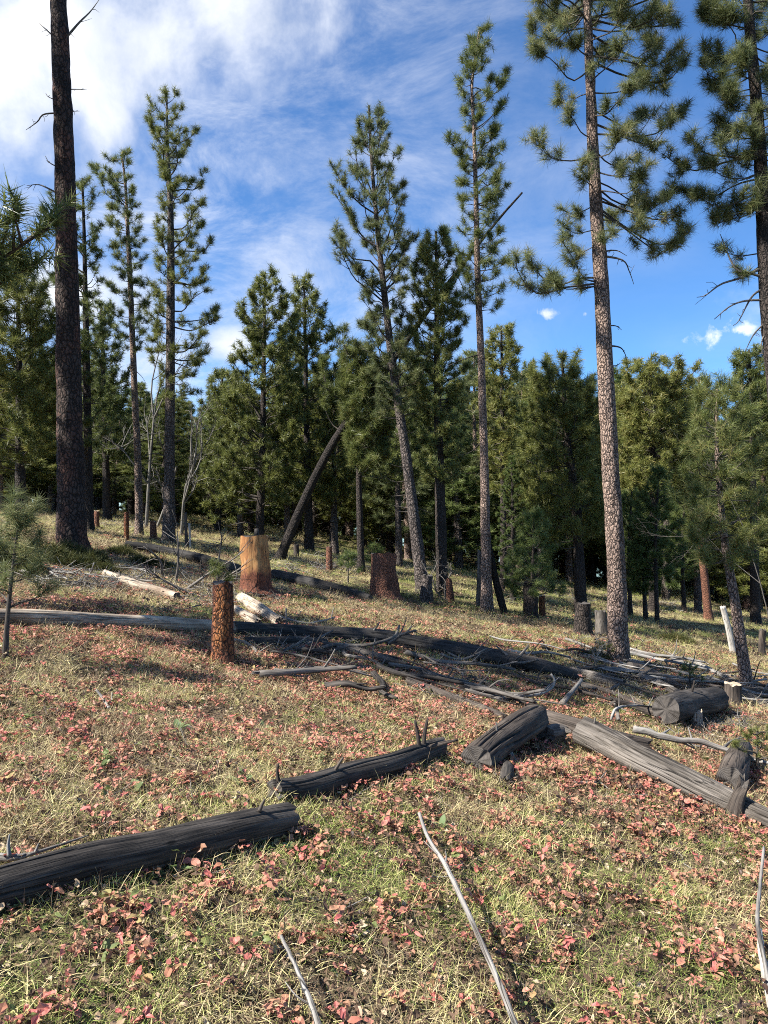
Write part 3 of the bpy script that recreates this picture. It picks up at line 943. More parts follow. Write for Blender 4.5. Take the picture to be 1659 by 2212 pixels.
for u, t, w, d, sd, nd, lab in ((622, 742, 62, 28, 61, NEEDLE_YELLOW, 'bushy pine filling the gap between cone-topped and narrow pines'), (520, 806, 60, 27.5, 62, NEEDLE, 'low bushy pine at the left foot of the cone-topped pine'),
                                (724, 800, 60, 27, 63, NEEDLE_YELLOW, 'low bushy pine right of the narrow bushy pine'), (862, 742, 55, 25, 64, NEEDLE, 'bushy pine behind the trunk of the upswept pine'), (1168, 830, 55, 26, 65, NEEDLE_YELLOW, 'bushy pine just left of the broad olive pine'),
                                (1508, 815, 55, 27, 66, NEEDLE_YELLOW, 'bushy pine right of the flat-topped olive pine')):
    pine('pine_tree', lab, 'tree', [(u, 1190), (u - 3, 1000), (u + 2, t)], [(1190, 15), (t, 4)], rows=[(t, u - 12, u + 12), (t + 50, u - w * 0.7, u + w * 0.65), (t + 130, u - w, u + w * 0.95), (t + 230, u - w * 1.05, u + w), (min(t + 300, 1075), u - w * 0.8, u + w * 0.8)],
         nb=84, d=d, seed=sd, bark=BARK_GREY, needles=nd, n=15, width=0.018, up=15, up_top=50, crown_kw=B, fill=(0.65, 1.2))
# --- young trees in front of the forest
pine('young_pine', 'long-needled young pine on a thin crooked stem near right edge', 'tree', [(1618, 1502), (1592, 1330), (1570, 1200), (1556, 1080), (1548, 960), (1550, 825)], [(1502, 27), (1300, 21), (1100, 13), (825, 4)],
     rows=[(822, 1530, 1572), (880, 1490, 1620), (950, 1465, 1650), (1020, 1448, 1645), (1080, 1440, 1655), (1150, 1455, 1640), (1220, 1500, 1620)], nb=58, seed=42, bark=BARK_TAN, needles=NEEDLE, n=54, width=0.0050, up=5, up_top=50,
     crown_kw=dict(needle=0.17, subs=5, per_sub=1.5))
pine('young_pine', 'small drooping young pine growing before a dark stump', 'tree', [(1149, 1336), (1150, 1250), (1152, 1180), (1152, 1100)], [(1336, 11), (1100, 3)],
     rows=[(1104, 1140, 1165), (1150, 1112, 1196), (1200, 1086, 1206), (1245, 1080, 1216), (1288, 1096, 1236)], nb=44, seed=43, needles=NEEDLE_YOUNG, n=48, width=0.006, up=5, up_top=50, crown_kw=dict(needle=0.15, subs=6, per_sub=1.5, sag=0.0, upturn=-0.1))
pine('young_spruce', 'conical young spruce with short needles beside the pole pine', 'tree', [(1108, 1268), (1107, 1100), (1105, 985)], [(1268, 12), (985, 2)],
     rows=[(986, 1101, 1110), (1040, 1084, 1130), (1110, 1068, 1158), (1190, 1058, 1175), (1250, 1070, 1170)], nb=90, d=19.5, seed=44, needles=NEEDLE_YOUNG, n=26, width=0.007, up=0, up_top=45,
     crown_kw=dict(needle=0.065, subs=9, per_sub=4, sag=0.02, upturn=0.05, inner=0.15))
for k, (u, v, t, w, lab) in enumerate([(1420, 1350, 1010, 62, 'young pine with thin trunk right of big plated trunk, tallest of its cluster'), (1362, 1330, 1060, 50, 'low young pine touching the right side of the big plated trunk'),
                                       (1478, 1322, 1050, 55, 'young pine between thin-trunked cluster and crooked young pine'), (1395, 1342, 1120, 42, 'shortest young pine in the cluster right of the big trunk')]):
    pine('young_pine', lab, 'tree', [(u, v), (u - 4, (v + t) / 2), (u + 3, t)], [(v, 10), (t, 3)],
         rows=[(t, u - 12, u + 14), (t + 60, u - w * 0.7, u + w * 0.7), (t + 130, u - w, u + w), (min(t + 230, v - 70), u - w * 0.8, u + w * 0.8)], nb=52, seed=50 + k, needles=NEEDLE_YOUNG, n=34, width=0.008, up=10, up_top=50, crown_kw=dict(B, needle=0.16),
         group='young pines right of the big trunk')
pine('pine_tree', 'rust-orange pine trunk standing behind the white broken post', 'tree', [(1532, 1342), (1522, 1250), (1512, 1130), (1505, 900)], [(1342, 18), (1130, 13), (900, 5)],
     rows=[(900, 1490, 1520), (960, 1460, 1540), (1060, 1450, 1550), (1160, 1470, 1545)], nb=60, seed=56, bark=BARK_STUMP_RED, needles=NEEDLE, n=26, width=0.011, crown_kw=B)

# --- the pine just outside the left edge: its limbs reach into the picture and it shades the long log
def edge_pine(label, x, y, H, limbs, zlow, R0, seed, nb, needle=0.19, n=32, width=0.011):
    at = np.array([x, y, float(terrain(x, y))])
    r = tag(empty('pine_tree', at), label, 'tree')
    trunk_part(r, resample([(0, 0, -0.1), (0.05, 0, H * 0.3), (-0.05, 0.1, H * 0.6), (0, 0, H)], 90), np.linspace(0.17, 0.03, 90), BARK_DARK, 20, 0.07, seed)
    cr = Crown(seed, needle=needle, subs=5.0, per_sub=3.4, sag=0.08, upturn=0.2)
    for tip, st in limbs:
        cr.limb((0, 0, st), tip)
    g = np.random.default_rng(seed + 1)
    for k in range(nb):
        z = zlow + (H - 0.2 - zlow) * (k + g.uniform()) / nb
        ph = k * 2.4 + g.uniform(-0.4, 0.4)
        if limbs and math.cos(ph) > 0.1 and z < zlow + 1.6:
            continue
        L = R0 * (1 - 0.85 * max(0, (z - zlow) / (H - zlow) - 0.55) / 0.45) * g.uniform(0.6, 1.0)
        cr.limb((0, 0, z - 0.25 * L), (L * math.cos(ph), L * math.sin(ph), z + 0.1))
    cr.build(r, NEEDLE, n, width)


edge_pine('long-needled pine limbs poking in at the left edge, half way up', -5.75, 6.9, 12.0, (((2.95, -0.55, 2.98), 2.9), ((2.7, -0.2, 2.8), 2.7), ((2.35, 0.1, 2.92), 2.75)), 3.4, 1.75, 77, 104)
edge_pine('pine beyond the left edge that shades the massive dark trunk', -8.8, 11.7, 14.5, (), 2.6, 1.95, 87, 120, n=20, width=0.013)

# --- the forest behind
PROTO = []
for k in range(7):
    H = 9.0
    root = empty('forest_pine', (0, 0, -500))
    g = np.random.default_rng(200 + k)
    lean = g.normal(size=2) * 0.25
    P = resample([(0, 0, -0.3), (lean[0] * 0.3, lean[1] * 0.3, 3), (lean[0], lean[1], 6), (lean[0] * 1.2, lean[1] * 1.2, H)], 40)
    trunk_part(root, P, np.linspace(0.15, 0.02, 40), (BARK_GREY, BARK_GREY, BARK_DARK, BARK_TAN, BARK_TAN, BARK_RED, BARK_GREY)[k], 9, 0.08, k, 0.2)
    cr = Crown(300 + k, needle=0.24, subs=3.8, per_sub=3.4, sag=0.06, upturn=0.15)
    zb = (1.7, 2.4, 1.1, 2.9, 1.5, 0.9, 0.7)[k]
    nb = 92
    for j in range(nb):
        f = (j + g.uniform()) / nb
        z = zb + (H - zb) * f
        ph = j * 2.4 + g.uniform(-0.5, 0.5)
        L = max(0.15, (1.75 * (1 - f) ** 0.75 + 0.12) * min(1, 0.5 + 3 * f) * g.uniform(0.55, 1.05))
        c = np.array([np.interp(z, P[:, 2], P[:, 0]), np.interp(z, P[:, 2], P[:, 1]), z])
        cr.limb(c - np.array([0, 0, L * (0.2 + 0.5 * f)]), c + np.array([L * math.cos(ph), L * math.sin(ph), 0]))
    for j in range(14):
        z = g.uniform(0.4, max(1.2, zb))
        ph = g.uniform(0, 6.28)
        L = g.uniform(0.3, 0.9)
        cr.limb((0, 0, z), (L * math.cos(ph), L * math.sin(ph), z + g.uniform(-0.2, 0.1)), bare=True)
    cr.build(root, (NEEDLE, NEEDLE_YELLOW, NEEDLE_YOUNG, NEEDLE_YELLOW, NEEDLE_BLUE, NEEDLE_YELLOW, NEEDLE_YOUNG)[k], 22, 0.017)
    PROTO.append(root)


def copy_tree(o, parent=None):
    c = o.copy()
    SC.collection.objects.link(c)
    c.parent = parent
    for ch in list(o.children):
        copy_tree(ch, c)
    return c


g = np.random.default_rng(41)
used = set()
taken = [o.location.copy() for o in SC.objects if o.get('category') == 'tree']
spots = []
tries = 0
while len(spots) < 250 and tries < 9000:
    tries += 1
    d = 24 + 42 * g.uniform() ** 1.1
    x = g.uniform(-0.66, 0.66) * d
    u = 829.5 + x / d * KD
    if d < (27 if u < 520 else 31) and u > 60:
        continue
    if any((x - p[0]) ** 2 + (d - p[1]) ** 2 < (1.45 + 0.008 * d) ** 2 for p in list(taken) + spots):
        continue
    z = float(terrain(x, d))
    # the forest's skyline: lower in the gap left of centre and towards the right
    sk = np.interp(u, [-200, 100, 260, 380, 450, 560, 760, 900, 1100, 1300, 1500, 1800], [680, 740, 800, 860, 860, 820, 770, 760, 780, 810, 810, 790])
    top = EYE + (1106 - (sk + g.uniform(-10, 130))) / KD * d
    h = min(max(top - z, 4.0), 15.0)
    spots.append((x, d, z, h))
spots.sort(key=lambda s: s[1])
ZONES = [(60, 'at the far left edge'), (250, 'far behind the massive dark trunk'), (430, 'far behind the one-sided pine'), (620, 'far behind the cone-topped pine'), (800, 'far behind the leaning pine'), (960, 'far behind the upswept pine'),
         (1130, 'far behind the pole pine'), (1300, 'far behind the broad olive pine'), (1480, 'far behind the flat-topped olive pine'), (9999, 'far back at the right edge')]
for x, d, z, h in spots:
    k = int(g.integers(0, len(PROTO)))
    o = PROTO[k] if k not in used else copy_tree(PROTO[k])
    used.add(k)
    o.location = (x, d, z)
    f = h / 9.0
    w = f ** 0.5 * g.uniform(1.1, 1.65)
    o.scale = (w, w, f)
    o.rotation_euler = (g.normal() * 0.02, g.normal() * 0.02, g.uniform(0, 6.28))
    u = 829.5 + x / d * KD
    for lim, where in ZONES:
        if u < lim:
            tag(o, 'dark pine in the crowded forest ' + where, 'tree', 'far forest pines ' + where)
            break

# --- the wood beyond, which reads as one dark mass between the trunks (its points are set further down)


# ------------------------------------------------------------------ stumps and posts
def stump(label, u, vb, vt, wb, wt, mat, cut=CUT_GREY, seed=1, du=0.0, name='tree_stump', cat='stump', jag=0.02, flare=0.25, slope=0.0, amp=0.10, d=None, group=None, sides=40):
    b = G(u, vb) if d is None else np.array([(u - 829.5) / KD * d, d, float(terrain((u - 829.5) / KD * d, d))])
    d = b[1]
    H = (vb - vt) / KD * d
    root = tag(empty(name, b), label, cat, group)
    n = max(10, int(H / 0.03))
    P = resample([(0, 0, -0.12), (du / KD * d * 0.5, 0, H * 0.5), (du / KD * d, 0, H)], n)
    R = np.linspace(wb, wt, n) / KD * d * 0.5
    h = P[:, 2]
    R = R * (1 + flare * np.exp(-np.maximum(h, 0) / 0.07) * 0.6)
    mb = MB()
    V = tube(mb, P, R, sides, amp=amp, fr=(14, 4), cracks=3, crack_depth=0.10, seed=seed, cap=False)
    th = np.linspace(0, 6.283, sides, endpoint=False)
    dz = slope * np.cos(th) * R[-1] + jag * vnoise(np.stack([np.cos(th) * 2.5, np.sin(th) * 2.5, 0 * th + seed], -1), seed)
    nr = len(P)
    v = mb.v[0].reshape(nr, sides, 3)
    v[-1, :, 2] += dz
    v[-2, :, 2] += dz * 0.5
    mb.v[0] = v.reshape(-1, 3)
    mb.obj('bark', mat, root)
    m2 = MB()
    disc(m2, v[-1].mean(0), v[-1] + np.array([0, 0, 0.002]))
    m2.obj('cut_top', cut, root)
    return root, b, P, R


# honey-coloured stump: bare wood above, a skirt of red bark below, a splinter of the hinge on top
root, b, P, R = stump('tall honey-coloured stump stripped of bark, splinter on its top', 555, 1282, 1158, 68, 56, STUMP_BARE, CUT_GREY, 3, -6, flare=0.8, amp=0.10)
mb = MB()
top = P[-1]
tube(mb, np.array([top + (0.035, 0, -0.01), top + (0.04, 0, 0.05), top + (0.035, 0.01, 0.115)]), [0.045, 0.042, 0.034], 7, amp=0.2, seed=4)
mb.obj('hinge_splinter', LOG_CHAR, root)
stump('thick dark red stump with mossy rotten top in shade', 832, 1292, 1196, 62, 54, BARK_STUMP_RED, CUT_GREY, 5, -4, flare=0.5, jag=0.035, slope=0.15)
stump('narrow rust-orange stump standing in front of the long log', 482, 1438, 1258, 47, 44, BARK_RUST, CUT_GREY, 6, -1, flare=0.7, jag=0.02)
stump('grey furrowed stump touching the foot of the upswept pine', 921, 1300, 1243, 27, 24, BARK_GREY, CUT_GREY, 7, 2)
stump('short slanted brown stump left of the pole pine', 974, 1302, 1252, 19, 13, BARK_STUMP_RED, CUT_PALE, 8, -5, slope=0.6)
stump('dark charred stump behind the small drooping young pine', 1146, 1336, 1258, 31, 29, BARK_DARK, CUT_GREY, 9)
stump('small orange-brown post stump right of the charred stump', 1171, 1332, 1287, 15, 13, BARK_RUST, CUT_PALE, 10)
stump('dark wide-footed stump left of the big plated trunk', 1259, 1376, 1303, 38, 31, BARK_DARK, CUT_GREY, 11, 0, flare=0.8)
stump('pale grey weathered stump beside the big plated trunk', 1301, 1373, 1320, 30, 25, LOG_GREY, CUT_GREY, 12, -4, jag=0.04)
stump('thin reddish stump between massive trunk and slender leaning pine', 209, 1141, 1103, 11, 11, BARK_STUMP_RED, CUT_PALE, 13, 0, d=21)
stump('thin brown stump left of the slender leaning pine', 273, 1172, 1107, 11, 10, BARK_RUST, CUT_PALE, 14, 0)
stump('stubby reddish stump between the slender and the one-sided pine', 331, 1152, 1112, 15, 13, BARK_STUMP_RED, CUT_PALE, 15, 0, d=20)
stump('brown stump in the sunny clearing left of the dark red stump', 711, 1236, 1180, 15, 12, BARK_STUMP_RED, CUT_GREY, 16, 0)
stump('weathered broken stump at the right edge in dry grass', 1645, 1414, 1362, 15, 14, LOG_BROWN, CUT_GREY, 17, 2, jag=0.05)
stump('pale sawn stub stump under the short thick log', 1506, 1568, 1536, 26, 26, LOG_PALE, CUT_PALE, 18, -3)
stump('low grey-brown stump at the foot of the crooked young pine', 1583, 1524, 1478, 36, 34, LOG_BROWN, CUT_PALE, 19, 0, jag=0.03)
stump('small broken post left of the massive dark trunk', 131, 1150, 1085, 11, 8, LOG_GREY, CUT_GREY, 20, 0, jag=0.06)
stump('knobbly broken brown stump leaning beside the big grey log', 1575, 1772, 1692, 40, 26, LOG_BROWN, CUT_GREY, 21, 34, jag=0.07, name='broken_stump', amp=0.15)
stump('small grey stump far back in the sunny clearing', 640, 1205, 1176, 12, 11, LOG_BROWN, CUT_GREY, 22, 0)
stump('small dark stump beyond the young spruce', 1085, 1275, 1250, 13, 12, BARK_DARK, CUT_GREY, 23, 0)


def post(label, pts, w0, w1, mat, name='snag', cat='snag', seed=1, sides=12, jag=0.05):
    b = G(*pts[0])
    P = [b - (0, 0, 0.1)] + [W(u, v, b[1]) for u, v in pts[1:]]
    n = 24
    mb = MB()
    tube(mb, resample(P, n) - b, np.linspace(w0, w1, n) / KD * b[1] * 0.5, sides, amp=0.14, fr=(14, 2.5), seed=seed, jag=jag)
    o = mb.obj(name, mat)
    o.location = b
    return tag(o, label, cat)


post('bleached white broken post leaning left near the right edge', [(1586, 1411), (1574, 1360), (1561, 1310)], 13, 12, STICK_WHITE, 'white_post', 'post', 1)
post('grey snag pole beside the one-sided pine', [(404, 1186), (402, 1150), (401, 1108)], 9, 6, LOG_CHAR, seed=2)
post('thin bleached stake right of the grey snag pole', [(411, 1187), (410, 1160), (409, 1131)], 5, 5, STICK_WHITE, 'stake', 'stake', 3)
post('dark thin pole leaning against the tan pole pine', [(1093, 1328), (1075, 1270), (1062, 1210), (1050, 1150)], 17, 11, BARK_BLACK, 'leaning_pole', 'snag', 4)
post('slim grey dead pole left of the tan pole pine', [(1034, 1312), (1036, 1260), (1037, 1190)], 14, 10, LOG_GREY, seed=5)


# ------------------------------------------------------------------ fallen logs
def on_ground(u, v, w, lift):
    p = G(u, v, 0.03)
    for _ in range(4):
        r = w / KD * p[1] * 0.5
        p = G(u, v, r * lift + (0.035 if w < 20 else 0.015))
    return p, w / KD * p[1] * 0.5


def log(label, pts, mat, name='fallen_log', cat='log', sides=40, amp=0.06, cracks=4, crack_depth=0.12, seed=1, cut=CUT_GREY, stubs=(), jag=0.03, fr=(9, 1.6), ends=True, group=None):
    """pts: (u, v, width, lift) along the middle line; lift is the height of the middle in radii"""
    C = [on_ground(*p) for p in pts]
    P = np.array([c[0] for c in C])
    R = np.array([c[1] for c in C])
    b = P[0].copy()
    b[2] = float(terrain(b[0], b[1]))
    root = tag(empty(name, b), label, cat, group)
    L = np.sum(np.linalg.norm(np.diff(P, axis=0), axis=1))
    n = int(min(110, max(16, L / 0.03)))
    Q = resample(np.hstack([P, R[:, None]]), n)
    wv = np.linspace(0, L * 1.6, n)
    for ax in (0, 2):
        Q[:, ax] += 0.16 * Q[:, 3] * vnoise(np.stack([wv, 0 * wv + seed * 2.3, 0 * wv + ax], -1), seed)
    mb = MB()
    V = tube(mb, Q[:, :3] - b, Q[:, 3], sides, amp=amp, fr=fr, cracks=cracks, crack_depth=crack_depth, seed=seed, cap=False, jag=jag, lump=0.10)
    mb.obj('stem', mat, root)
    if ends:
        for k, s in ((0, 1), (-1, -1)):
            m2 = MB()
            rim = V[k]
            disc(m2, rim.mean(0) + norm(Q[1 if k == 0 else -2, :3] - Q[k, :3]) * 0.004, rim)
            m2.obj('cut_end', cut, root)
    for st in stubs:
        (u0, v0), (u1, v1), w = st[0], st[-1], 0
        i = int(np.argmin([abs((829.5 + q[0] / q[1] * KD) - u0) + abs((1106 - (q[2] - EYE) / q[1] * KD) - v0) for q in Q]))
        dd = Q[i, 1] - Q[i, 3] * 0.3
        pp = np.array([W(u, v, dd) for u, v in st])
        mb = MB()
        Ls = np.linalg.norm(pp[-1] - pp[0])
        r0 = max(0.009, 0.055 * Ls + 0.006)
        tube(mb, resample(pp, 8) - b, np.linspace(r0, r0 * 0.45, 8), 8, amp=0.2, fr=(20, 10), seed=seed)
        mb.obj('branch_stub', LOG_BROWN if mat is LOG_CHAR else DEADTWIG, root)
    return root


log('thick charred grey log in the left foreground, cut end facing right', [(-80, 1938, 78, 0.7), (60, 1900, 82, 0.7), (200, 1864, 80, 0.7), (330, 1836, 77, 0.72), (470, 1804, 77, 0.74), (560, 1784, 73, 0.76), (622, 1772, 70, 0.78)], LOG_CHAR,
    sides=170, cracks=6, crack_depth=0.24, seed=31, stubs=[[(560, 1752), (566, 1738), (572, 1726)], [(70, 1972), (66, 1995), (64, 2010)]])
log('dark grey log with upright branch stubs in the middle foreground', [(590, 1710, 56, 0.7), (660, 1700, 58, 0.7), (760, 1674, 54, 0.7), (850, 1652, 50, 0.7), (950, 1616, 44, 0.8)], LOG_CHAR,
    sides=130, cracks=6, crack_depth=0.22, seed=32, stubs=[[(602, 1690), (599, 1668), (601, 1650)], [(722, 1668), (731, 1652), (741, 1636)], [(905, 1622), (903, 1590), (896, 1556)], [(914, 1618), (918, 1580), (924, 1552)], [(915, 1618), (955, 1606), (990, 1598)]])
log('short thick cracked log propped up at its far end', [(1034, 1650, 72, 0.3), (1080, 1603, 72, 1.0), (1128, 1566, 68, 1.4), (1154, 1548, 62, 1.5)], LOG_BROWN,
    sides=170, cracks=10, crack_depth=0.24, seed=33, stubs=[[(1073, 1580), (1072, 1560)], [(1082, 1620), (1096, 1635), (1108, 1655)]])
log('big silver-grey log sloping down to the right edge', [(1252, 1578, 58, 1.5), (1320, 1610, 61, 1.3), (1400, 1648, 60, 1.08), (1500, 1696, 60, 0.85), (1600, 1742, 56, 0.7), (1700, 1790, 52, 0.6)], LOG_GREY,
    sides=170, cracks=10, crack_depth=0.22, seed=34, stubs=[[(1282, 1575), (1284, 1562), (1286, 1550)]], jag=0.02)
log('short rounded piece of wood wedged under the propped log', [(1180, 1590, 40, 0.9), (1205, 1585, 40, 0.9), (1222, 1590, 36, 0.9)], LOG_GREY, sides=40, seed=35, name='log_piece')
log('dark supporting log behind the two big crossing logs', [(1150, 1545, 40, 0.8), (1240, 1572, 44, 0.8), (1330, 1598, 40, 0.8), (1400, 1612, 34, 0.8)], LOG_BROWN, seed=36)
log('small half-buried log stub below the propped log', [(1090, 1690, 26, 0.5), (1094, 1672, 28, 0.8), (1098, 1656, 26, 1.0)], LOG_CHAR, sides=32, seed=37, name='log_piece')
log('long fallen log across the middle, pale at left and shade-black towards right', [(-40, 1330, 32, 0.85), (120, 1336, 34, 0.85), (300, 1345, 31, 0.85), (420, 1352, 29, 0.85), (520, 1358, 30, 0.85)], LOG_PALE, sides=48, seed=38, cracks=6)
log('shade-black log continuing right from the rust-orange stump', [(505, 1358, 31, 0.85), (700, 1368, 34, 0.85), (880, 1388, 36, 0.85), (1050, 1418, 38, 0.85), (1160, 1440, 34, 0.85), (1245, 1458, 24, 0.85)], LOG_BLACK, sides=56, seed=39, cracks=7,  # shaded part of the long log, the tree shade put into its colour
    stubs=[[(795, 1378), (812, 1356), (820, 1344)], [(850, 1384), (872, 1372), (890, 1352)], [(1112, 1428), (1130, 1408), (1142, 1392)], [(1112, 1428), (1086, 1408), (1072, 1395)], [(1120, 1440), (1140, 1455), (1148, 1470)]])
log('grey log piece trailing beyond the end of the shade-black log', [(1235, 1448, 20, 0.8), (1300, 1468, 24, 0.8), (1345, 1480, 22, 0.8)], LOG_GREY, sides=32, seed=40)
log('dark stout branch log lying below the shade-black log', [(700, 1398, 22, 0.8), (760, 1408, 24, 0.8), (830, 1426, 22, 0.8), (880, 1440, 16, 0.8)], LOG_CHAR, sides=32, seed=41)
log('second dark log under the tangle of dead limbs', [(530, 1385, 22, 0.8), (620, 1386, 24, 0.8), (700, 1390, 20, 0.8)], LOG_CHAR, sides=32, seed=42)
log('thin half-sunk log running down to the propped log', [(880, 1470, 18, 0.6), (960, 1500, 20, 0.6), (1030, 1526, 22, 0.6), (1090, 1552, 22, 0.6)], LOG_BROWN, sides=32, seed=43)
log('short thick dark log with a pale knot, near the right side', [(1440, 1532, 58, 1.1), (1480, 1522, 56, 1.2), (1520, 1514, 56, 1.2), (1548, 1508, 54, 1.2)], LOG_CHAR, sides=80, seed=44, cracks=5, stubs=[[(1492, 1500), (1497, 1485), (1500, 1470)]])
log('pale bleached log on the slope left of the honey-coloured stump', [(228, 1238, 17, 0.85), (290, 1263, 19, 0.85), (340, 1277, 21, 0.85), (382, 1290, 20, 0.85)], LOG_PALE, sides=32, seed=45, stubs=[[(262, 1250), (260, 1241), (258, 1234)]])
log('long black fallen trunk behind the honey-coloured stump, left part', [(270, 1175, 16, 0.85), (350, 1190, 20, 0.85), (430, 1206, 22, 0.85), (520, 1232, 24, 0.85)], LOG_BLACK, sides=32, seed=46)
log('long black fallen trunk right of the honey-coloured stump', [(592, 1242, 24, 0.85), (680, 1262, 24, 0.85), (750, 1278, 20, 0.85), (800, 1292, 14, 0.85)], LOG_BLACK, sides=32, seed=47)
log('pale splintered root log just right of the rust-orange stump', [(520, 1292, 24, 0.8), (560, 1315, 28, 0.8), (605, 1346, 24, 0.8)], LOG_PALE, sides=40, seed=48, jag=0.08)
log('small tan root log between rust-orange stump and pale root', [(508, 1318, 20, 0.7), (540, 1335, 22, 0.7), (560, 1346, 18, 0.7)], LOG_PALE, sides=32, seed=49, jag=0.06)
log('tapered grey log butt pointing uphill near right edge', [(1580, 1690, 58, 0.5), (1592, 1655, 56, 0.9), (1602, 1618, 42, 1.2)], LOG_BROWN, sides=64, seed=50, cracks=5)
log('dark log lying right of the big plated trunk', [(1358, 1442, 26, 0.9), (1385, 1448, 26, 0.9), (1440, 1470, 16, 0.8), (1480, 1490, 12, 0.8)], LOG_BROWN, sides=32, seed=51)
log('bleached long pole on the slope before the crooked young pine', [(1490, 1424, 10, 0.9), (1560, 1460, 11, 0.9), (1640, 1496, 12, 0.9), (1700, 1520, 12, 0.9)], STICK, sides=20, seed=52, cracks=2, name='fallen_pole')
log('straight pale pole crossing before the big plated trunk', [(1232, 1408, 8, 0.9), (1300, 1425, 9, 0.9), (1400, 1468, 9, 0.9), (1500, 1508, 8, 0.9)], STICK, sides=16, seed=53, cracks=2, name='fallen_pole')
log('grey forked pole below the big plated trunk', [(1382, 1460, 17, 0.9), (1420, 1474, 19, 0.9), (1470, 1500, 16, 0.9)], LOG_GREY, sides=28, seed=54, cracks=3, name='fallen_pole', stubs=[[(1384, 1460), (1400, 1450), (1418, 1440)]])
log('thin tan pole left of the forked pole', [(1180, 1462, 8, 0.9), (1260, 1478, 10, 0.9), (1330, 1500, 10, 0.9), (1390, 1525, 10, 0.9)], LOG_BROWN, sides=16, seed=55, cracks=2, name='fallen_pole')
log('brown log in the brush left of the short thick dark log', [(1320, 1515, 18, 0.8), (1370, 1528, 20, 0.8), (1430, 1545, 18, 0.8)], LOG_BROWN, sides=28, seed=56)
log('grey pole at the right edge above the spruce seedling', [(1600, 1500, 20, 0.9), (1650, 1520, 20, 0.9), (1710, 1545, 20, 0.9)], LOG_GREY, sides=24, seed=57, name='fallen_pole')
log('dark pole slanting down in the shade below the shade-black log', [(905, 1455, 13, 0.8), (1000, 1485, 14, 0.8), (1100, 1512, 13, 0.8), (1180, 1530, 10, 0.8)], LOG_CHAR, sides=20, seed=58, name='fallen_pole')


# ------------------------------------------------------------------ dead branches and sticks
def stick(label, pts, w, mat=STICK, name='dead_branch', cat='branch', twigs=(), seed=1, sides=9, auto=0, amp=0.10, taper=(1.0, 0.5)):
    """pts: (u, v, height above ground in m); twigs: lines of (u, v, height)"""
    P = np.array([G(u, v, h) for u, v, h in pts])
    d = P[:, 1].mean()
    b = P[0].copy()
    n = max(12, len(pts) * 7)
    Q = resample(P, n)
    r = w / KD * np.interp(np.linspace(0, 1, n), np.linspace(0, 1, len(P)), P[:, 1]) * 0.5 * np.linspace(taper[0], taper[1], n)
    rg = np.random.default_rng(seed)
    Q = Q + fbm(np.stack([np.linspace(0, 6, n), 0 * r + seed, 0 * r], -1), seed)[:, None] * rg.normal(size=3) * r.mean() * 0.25
    root = tag(empty(name, b), label, cat)
    mb = MB()
    tube(mb, Q - b, r, sides, amp=amp, fr=(40, 9), seed=seed)
    mb.obj('stem', mat, root)
    for tw in twigs:
        T = np.array([G(u, v, h) for u, v, h in tw])
        mb = MB()
        rr = r.mean() * 0.6
        tube(mb, resample(T, 9) - b, np.linspace(rr, rr * 0.35, 9), 6, amp=0.12, fr=(40, 10), seed=seed)
        mb.obj('twig', mat, root)
    for k in range(auto):
        i = rg.integers(2, n - 2)
        t = norm(Q[i + 1] - Q[i])
        dr = norm(t + rg.normal(size=3) * 0.7 + np.array([0, 0, 0.25]))
        L = rg.uniform(0.05, 0.28) * (0.25 + d * 0.085)
        e = Q[i] + dr * L
        mb = MB()
        tube(mb, resample([Q[i], (Q[i] + e) / 2 + rg.normal(size=3) * 0.03 * L, e], 6) - b, np.linspace(r[i] * 0.55, r[i] * 0.18, 6), 5, amp=0.1, seed=k)
        mb.obj('twig', mat, root)
    return root


stick('long silver stick curving up from the bottom edge', [(1122, 2235, 0.10), (1060, 2080, 0.12), (1005, 1960, 0.13), (962, 1868, 0.14), (925, 1810, 0.17), (905, 1755, 0.24)], 14, STICK, 'stick', 'stick', [[(962, 1868, 0.14), (964, 1850, 0.16), (962, 1838, 0.17)]], 61, 12, taper=(1.0, 0.55), auto=3, amp=0.16)
stick('pale split stick at the bottom edge, left of the long silver stick', [(695, 2230, 0.05), (655, 2125, 0.08), (606, 2022, 0.10)], 14, STICK, 'stick', 'stick', [[(660, 2140, 0.08), (650, 2135, 0.09)]], 62, 12, amp=0.2, auto=1)
stick('thin pale stick standing along the lower right edge', [(1664, 2150, 0.05), (1652, 2080, 0.08), (1636, 1990, 0.12), (1643, 1900, 0.15), (1650, 1830, 0.2)], 11, STICK, 'stick', 'stick', [], 63, 10)
stick('broad pale splinter at the lower right edge', [(1672, 2190, 0.03), (1650, 2080, 0.06), (1640, 2010, 0.07)], 22, STICK_WHITE, 'wood_splinter', 'stick', [], 64, 8)
stick('small antler-shaped grey stick on the left slope', [(236, 1532, 0.02), (222, 1508, 0.05), (208, 1490, 0.09)], 9, STICK, 'stick', 'stick', [[(234, 1530, 0.02), (241, 1512, 0.05), (242, 1496, 0.09)]], 65)
stick('small forked pale twig among red leaves, lower right', [(1236, 1692, 0.02), (1275, 1690, 0.04), (1296, 1688, 0.05)], 9, STICK, 'stick', 'stick', [[(1293, 1688, 0.05), (1305, 1672, 0.08), (1310, 1664, 0.1)], [(1293, 1688, 0.05), (1308, 1698, 0.04), (1316, 1706, 0.03)]], 66)
stick('striped pale twig leading away from the propped log', [(1102, 1625, 0.08), (1112, 1642, 0.05), (1140, 1662, 0.03), (1162, 1678, 0.02)], 11, STICK, 'stick', 'stick', [], 67)
